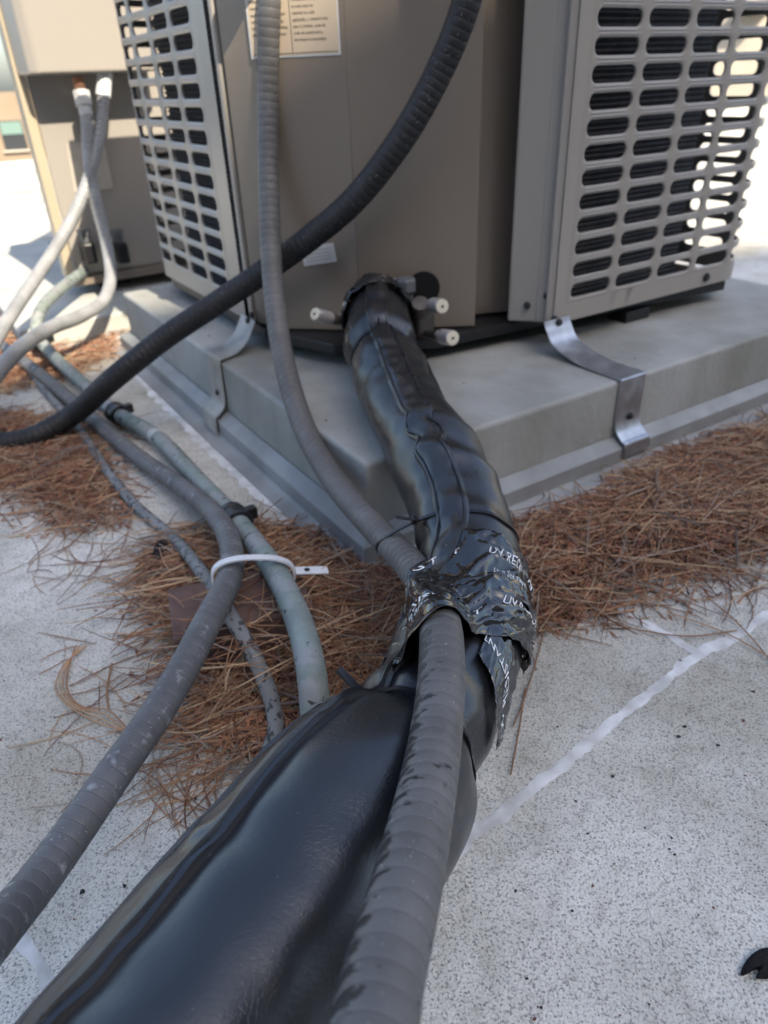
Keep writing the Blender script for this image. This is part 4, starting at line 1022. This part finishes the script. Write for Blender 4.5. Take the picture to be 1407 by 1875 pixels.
for nm, (poly, cnt, hgt) in PILES.items():
    lo = poly.min(0); hi = poly.max(0); st_ = .009
    nx, ny = int((hi[0] - lo[0]) / st_) + 2, int((hi[1] - lo[1]) / st_) + 2; idx = {}
    def height(p):
        if not inside(p, poly): return -1.
        e = edge_dist(p, poly) - .035 * abs(noise.noise(Vector((p[0] * 17, p[1] * 17, 8)))) - .02 * noise.noise(Vector((p[0] * 45, p[1] * 45, 3)))
        if e < 0: return -1.
        h = hgt * min(1, e / .07) * (.55 + .5 * noise.noise(Vector((p[0] * 9, p[1] * 9, 1)))) - .003
        return h + .005 * noise.noise(Vector((p[0] * 60, p[1] * 60, 2)))
    for i in range(nx):
        for j in range(ny):
            p = lo + np.array([i, j]) * st_; h = height(p)
            if h > -.5: idx[(i, j)] = len(m_h.v); m_h.v.append((p[0] + rng.uniform(-.003, .003), p[1] + rng.uniform(-.003, .003), max(h, -.004)))
    for i in range(nx):
        for j in range(ny):
            q = [(i, j), (i + 1, j), (i + 1, j + 1), (i, j + 1)]
            if all(k in idx for k in q): m_h.f.append(tuple(idx[k] for k in q))
    area = 0; made = 0; tries = 0
    while made < cnt and tries < cnt * 12:
        tries += 1
        p = lo + np.array([rng.random(), rng.random()]) * (hi - lo) * 1.0
        h = height(p)
        if h < -.5:
            if edge_dist(p, poly) > abs(rng.gauss(0, .024)): continue
            if rng.random() > .35: continue
            h = 0
        made += 1
        L = rng.uniform(.02, .06) if rng.random() < .5 else rng.uniform(.07, .16); az_ = rng.gauss(.5, .9) if nm == 'right' else rng.uniform(0, math.pi)
        if nm == 'middle': az_ = rng.gauss(.35, .8)
        add_needle((p[0], p[1], max(h, 0) + rng.uniform(.001, .012)), L, az_, rng.gauss(0, .10), rng.gauss(0, .16), rng.uniform(.00045, .00085), ncol())
prop(m_h.build('needle_humus', M_humus, smooth=True), 'brown crumbled needle humus under the pine straw', 'litter', kind='stuff')
# stray needles on the open roofing
for _ in range(200):
    x, y = rng.choice([(rng.uniform(90, 420), rng.uniform(1150, 1480)), (rng.uniform(940, 1407), rng.uniform(1060, 1115)), (rng.uniform(60, 330), rng.uniform(960, 1080)), (rng.uniform(260, 470), rng.uniform(1380, 1500))])
    p = gz(x, y); add_needle((p[0], p[1], .002), rng.uniform(.03, .11), rng.uniform(0, 3.14), 0, rng.gauss(0, .22), rng.uniform(.0004, .0007), ncol())
def long_needle(px, wd=.0008):
    c, q = spline([gz(x, y, .004) for x, y in px], .008); b0 = len(nv); col = ncol(); T, S_, N_ = frames(c)
    for i in range(len(c)):
        nv.extend([tuple(c[i] + S_[i] * wd), tuple(c[i] - S_[i] * wd), tuple(c[i] + EZ * wd * 1.5)]); nc.extend([col] * 3)
        if i: k = b0 + 3 * i; nf.extend([(k - 3, k, k + 2, k - 1), (k - 1, k + 2, k + 1, k - 2)])
for off in range(4):
    o_ = off * 7
    long_needle([(160 - o_, 1182), (120 + o_ * .4, 1215), (102 + o_, 1260), (130 + o_, 1295), (175 + o_, 1320 - o_), (215 + o_, 1335), (260, 1345)])
long_needle([(940, 1330), (960, 1280), (985, 1200), (1000, 1140)]); long_needle([(935, 1420), (950, 1340), (962, 1260)])
long_needle([(1220, 1120), (1330, 1160), (1420, 1210)]); long_needle([(1290, 1090), (1350, 1140), (1420, 1220)]); long_needle([(1100, 1140), (1250, 1165), (1350, 1155)])
long_needle([(425, 1150), (445, 1120), (475, 1090)], .001); long_needle([(205, 1215), (196, 1270), (200, 1300)], .0012)
# crumbs of bark and dry bits
def add_bit(p, r_, col):
    b0 = len(nv); ps = [norm(np.array([rng.gauss(0, 1), rng.gauss(0, 1), rng.gauss(0, .6)])) * r_ * rng.uniform(.6, 1.3) for _ in range(4)]
    nv.extend([tuple(np.array(p) + q + EZ * r_ * .6) for q in ps]); nc.extend([col] * 4); nf.extend([(b0, b0 + 1, b0 + 2), (b0, b0 + 2, b0 + 3), (b0, b0 + 3, b0 + 1), (b0 + 1, b0 + 3, b0 + 2)])
def add_sliver(p, L, col):
    a = rng.uniform(0, 6.28); d = np.array([math.cos(a), math.sin(a), rng.gauss(0, .25)]); sd = np.array([-d[1], d[0], 0]); w_ = rng.uniform(.0005, .0016); b0 = len(nv); p = np.array(p)
    nv.extend([tuple(p - d * L / 2), tuple(p + sd * w_), tuple(p + d * L / 2), tuple(p - sd * w_), tuple(p + EZ * w_)]); nc.extend([col] * 5)
    nf.extend([(b0, b0 + 1, b0 + 4), (b0 + 1, b0 + 2, b0 + 4), (b0 + 2, b0 + 3, b0 + 4), (b0 + 3, b0, b0 + 4)])
def bcol():
    base = rng.choice([(.35, .15, .08), (.28, .115, .064), (.19, .08, .05), (.42, .21, .115), (.09, .045, .033), (.36, .22, .14)]); f = .7 + rng.random() * .6
    return (base[0] * f, base[1] * f, base[2] * f, 1)
for nm, (poly, cnt, hgt) in PILES.items():
    lo = poly.min(0); hi = poly.max(0); k = 0
    while k < int(cnt * 4.2):
        p = lo + np.array([rng.random(), rng.random()]) * (hi - lo)
        if not inside(p, poly):
            if edge_dist(p, poly) > abs(rng.gauss(0, .025)) or rng.random() > .3: continue
            z = 0.001
        else:
            e = edge_dist(p, poly) - .035 * abs(noise.noise(Vector((p[0] * 17, p[1] * 17, 8)))); z = max(.001, hgt * min(1, max(e, 0) / .07) * (.55 + .5 * noise.noise(Vector((p[0] * 9, p[1] * 9, 1)))) + rng.uniform(.0, .008))
        k += 1
        if k % 4 == 0: add_bit((p[0], p[1], z), rng.uniform(.001, .0032), bcol())
        else: add_sliver((p[0], p[1], z), rng.uniform(.006, .026), bcol())
for _ in range(80):        # needles caught on and round the wood block
    x, y = rng.uniform(300, 600), rng.uniform(1050, 1230); p = gz(x, y, .05)
    add_needle((p[0], p[1], rng.uniform(.052, .062)), rng.uniform(.04, .13), rng.gauss(.35, .8), rng.gauss(0, .12), rng.gauss(0, .16), rng.uniform(.00045, .0008), ncol())
for k in range(14):         # a few short twigs
    nm = rng.choice(['right', 'middle', 'left']); poly = PILES[nm][0]; p = poly[rng.randrange(len(poly))] * .5 + poly.mean(0) * .5
    add_needle((p[0] + rng.uniform(-.08, .08), p[1] + rng.uniform(-.08, .08), PILES[nm][2] + .004), rng.uniform(.05, .11), rng.uniform(0, 3.14), 0, rng.gauss(0, .05), rng.uniform(.0013, .0022), (.16, .12, .10, 1))
me = bpy.data.meshes.new('pine_needles'); me.from_pydata(nv, [], nf); me.update(); set_tint(me, nc)
prop(link('pine_needles', me, M_needle), 'fallen dry brown pine needles in drifts on the roofing', 'pine needles', kind='stuff')
# dark grit on the roofing
m = MB(); cols = []
for _ in range(105):
    x, y = rng.choice([(rng.uniform(820, 1407), rng.uniform(1180, 1875)), (rng.uniform(0, 420), rng.uniform(1000, 1700))]); p = gz(x, y); r_ = rng.choice([.0007, .0009, .0012, .0012, .0020])
    if _ < 26: p = W(rng.uniform(.38, 1.2), rng.uniform(.64, .76), PZ) if _ % 3 else W(rng.uniform(.37, .43), rng.uniform(.8, 1.4), PZ)
    vs = [p + norm(np.array([math.cos(k * 1.05 + rng.random()), math.sin(k * 1.05 + rng.random()), 0])) * r_ * rng.uniform(.6, 1.3) + EZ * .0006 for k in range(6)] + [p + EZ * r_ * rng.uniform(.5, 1)]
    m.add(vs, [(k, (k + 1) % 6, 6) for k in range(6)]); c_ = rng.choice([(.02, .02, .022, 1), (.02, .02, .022, 1), (.03, .03, .03, 1), (.14, .06, .035, 1)]); cols += [c_] * 7
me = m.mesh('roof_grit'); set_tint(me, cols); prop(link('roof_grit', me, M_needle), 'scattered dark grit and bark crumbs on the pale roofing', 'grit', kind='stuff')
# torn black scrap at the lower right corner
def blob(name, label, cat, pxs, z, hgt, mt):
    c = np.mean([gz(x, y) for x, y in pxs], axis=0); pts = [gz(x, y, .001) for x, y in pxs]; m = MB(); n = len(pts); vs = []
    for k, sc_ in ((0, 1.), (hgt * .6, .93), (hgt, .68), (hgt * 1.1, .3)):
        for i, p in enumerate(pts): q = c + (p - c) * sc_; vs.append(q + EZ * (k * (1 + .5 * noise.noise(Vector((q[0] * 90, q[1] * 90, 0)))) + .001))
    fs = [(r_ * n + i, r_ * n + (i + 1) % n, (r_ + 1) * n + (i + 1) % n, (r_ + 1) * n + i) for r_ in range(3) for i in range(n)] + [tuple(3 * n + i for i in range(n))]
    m.add(vs, fs); o = m.build(name, mt, smooth=True); sb = o.modifiers.new('sub', 'SUBSURF'); sb.levels = sb.render_levels = 2
    return prop(o, label, cat)
M_felt = mat('torn_felt', (.022, .021, .022), .95, spec=.1, bump=.003, bump_scale=260)
blob('black_scrap', 'torn black felt scrap on the roofing at the lower right corner', 'scrap', [(1352, 1792), (1360, 1768), (1375, 1748), (1395, 1738), (1420, 1738), (1480, 1750), (1490, 1790), (1430, 1796), (1398, 1793), (1378, 1796), (1392, 1780), (1384, 1774), (1368, 1786)], 0, .006, M_felt)
blob('black_scrap', 'small dark lump among needles beside the thin pipe', 'scrap', [(275, 1030), (282, 1008), (300, 995), (318, 1000), (322, 1022), (305, 1038), (288, 1040)], 0, .012, M_felt)
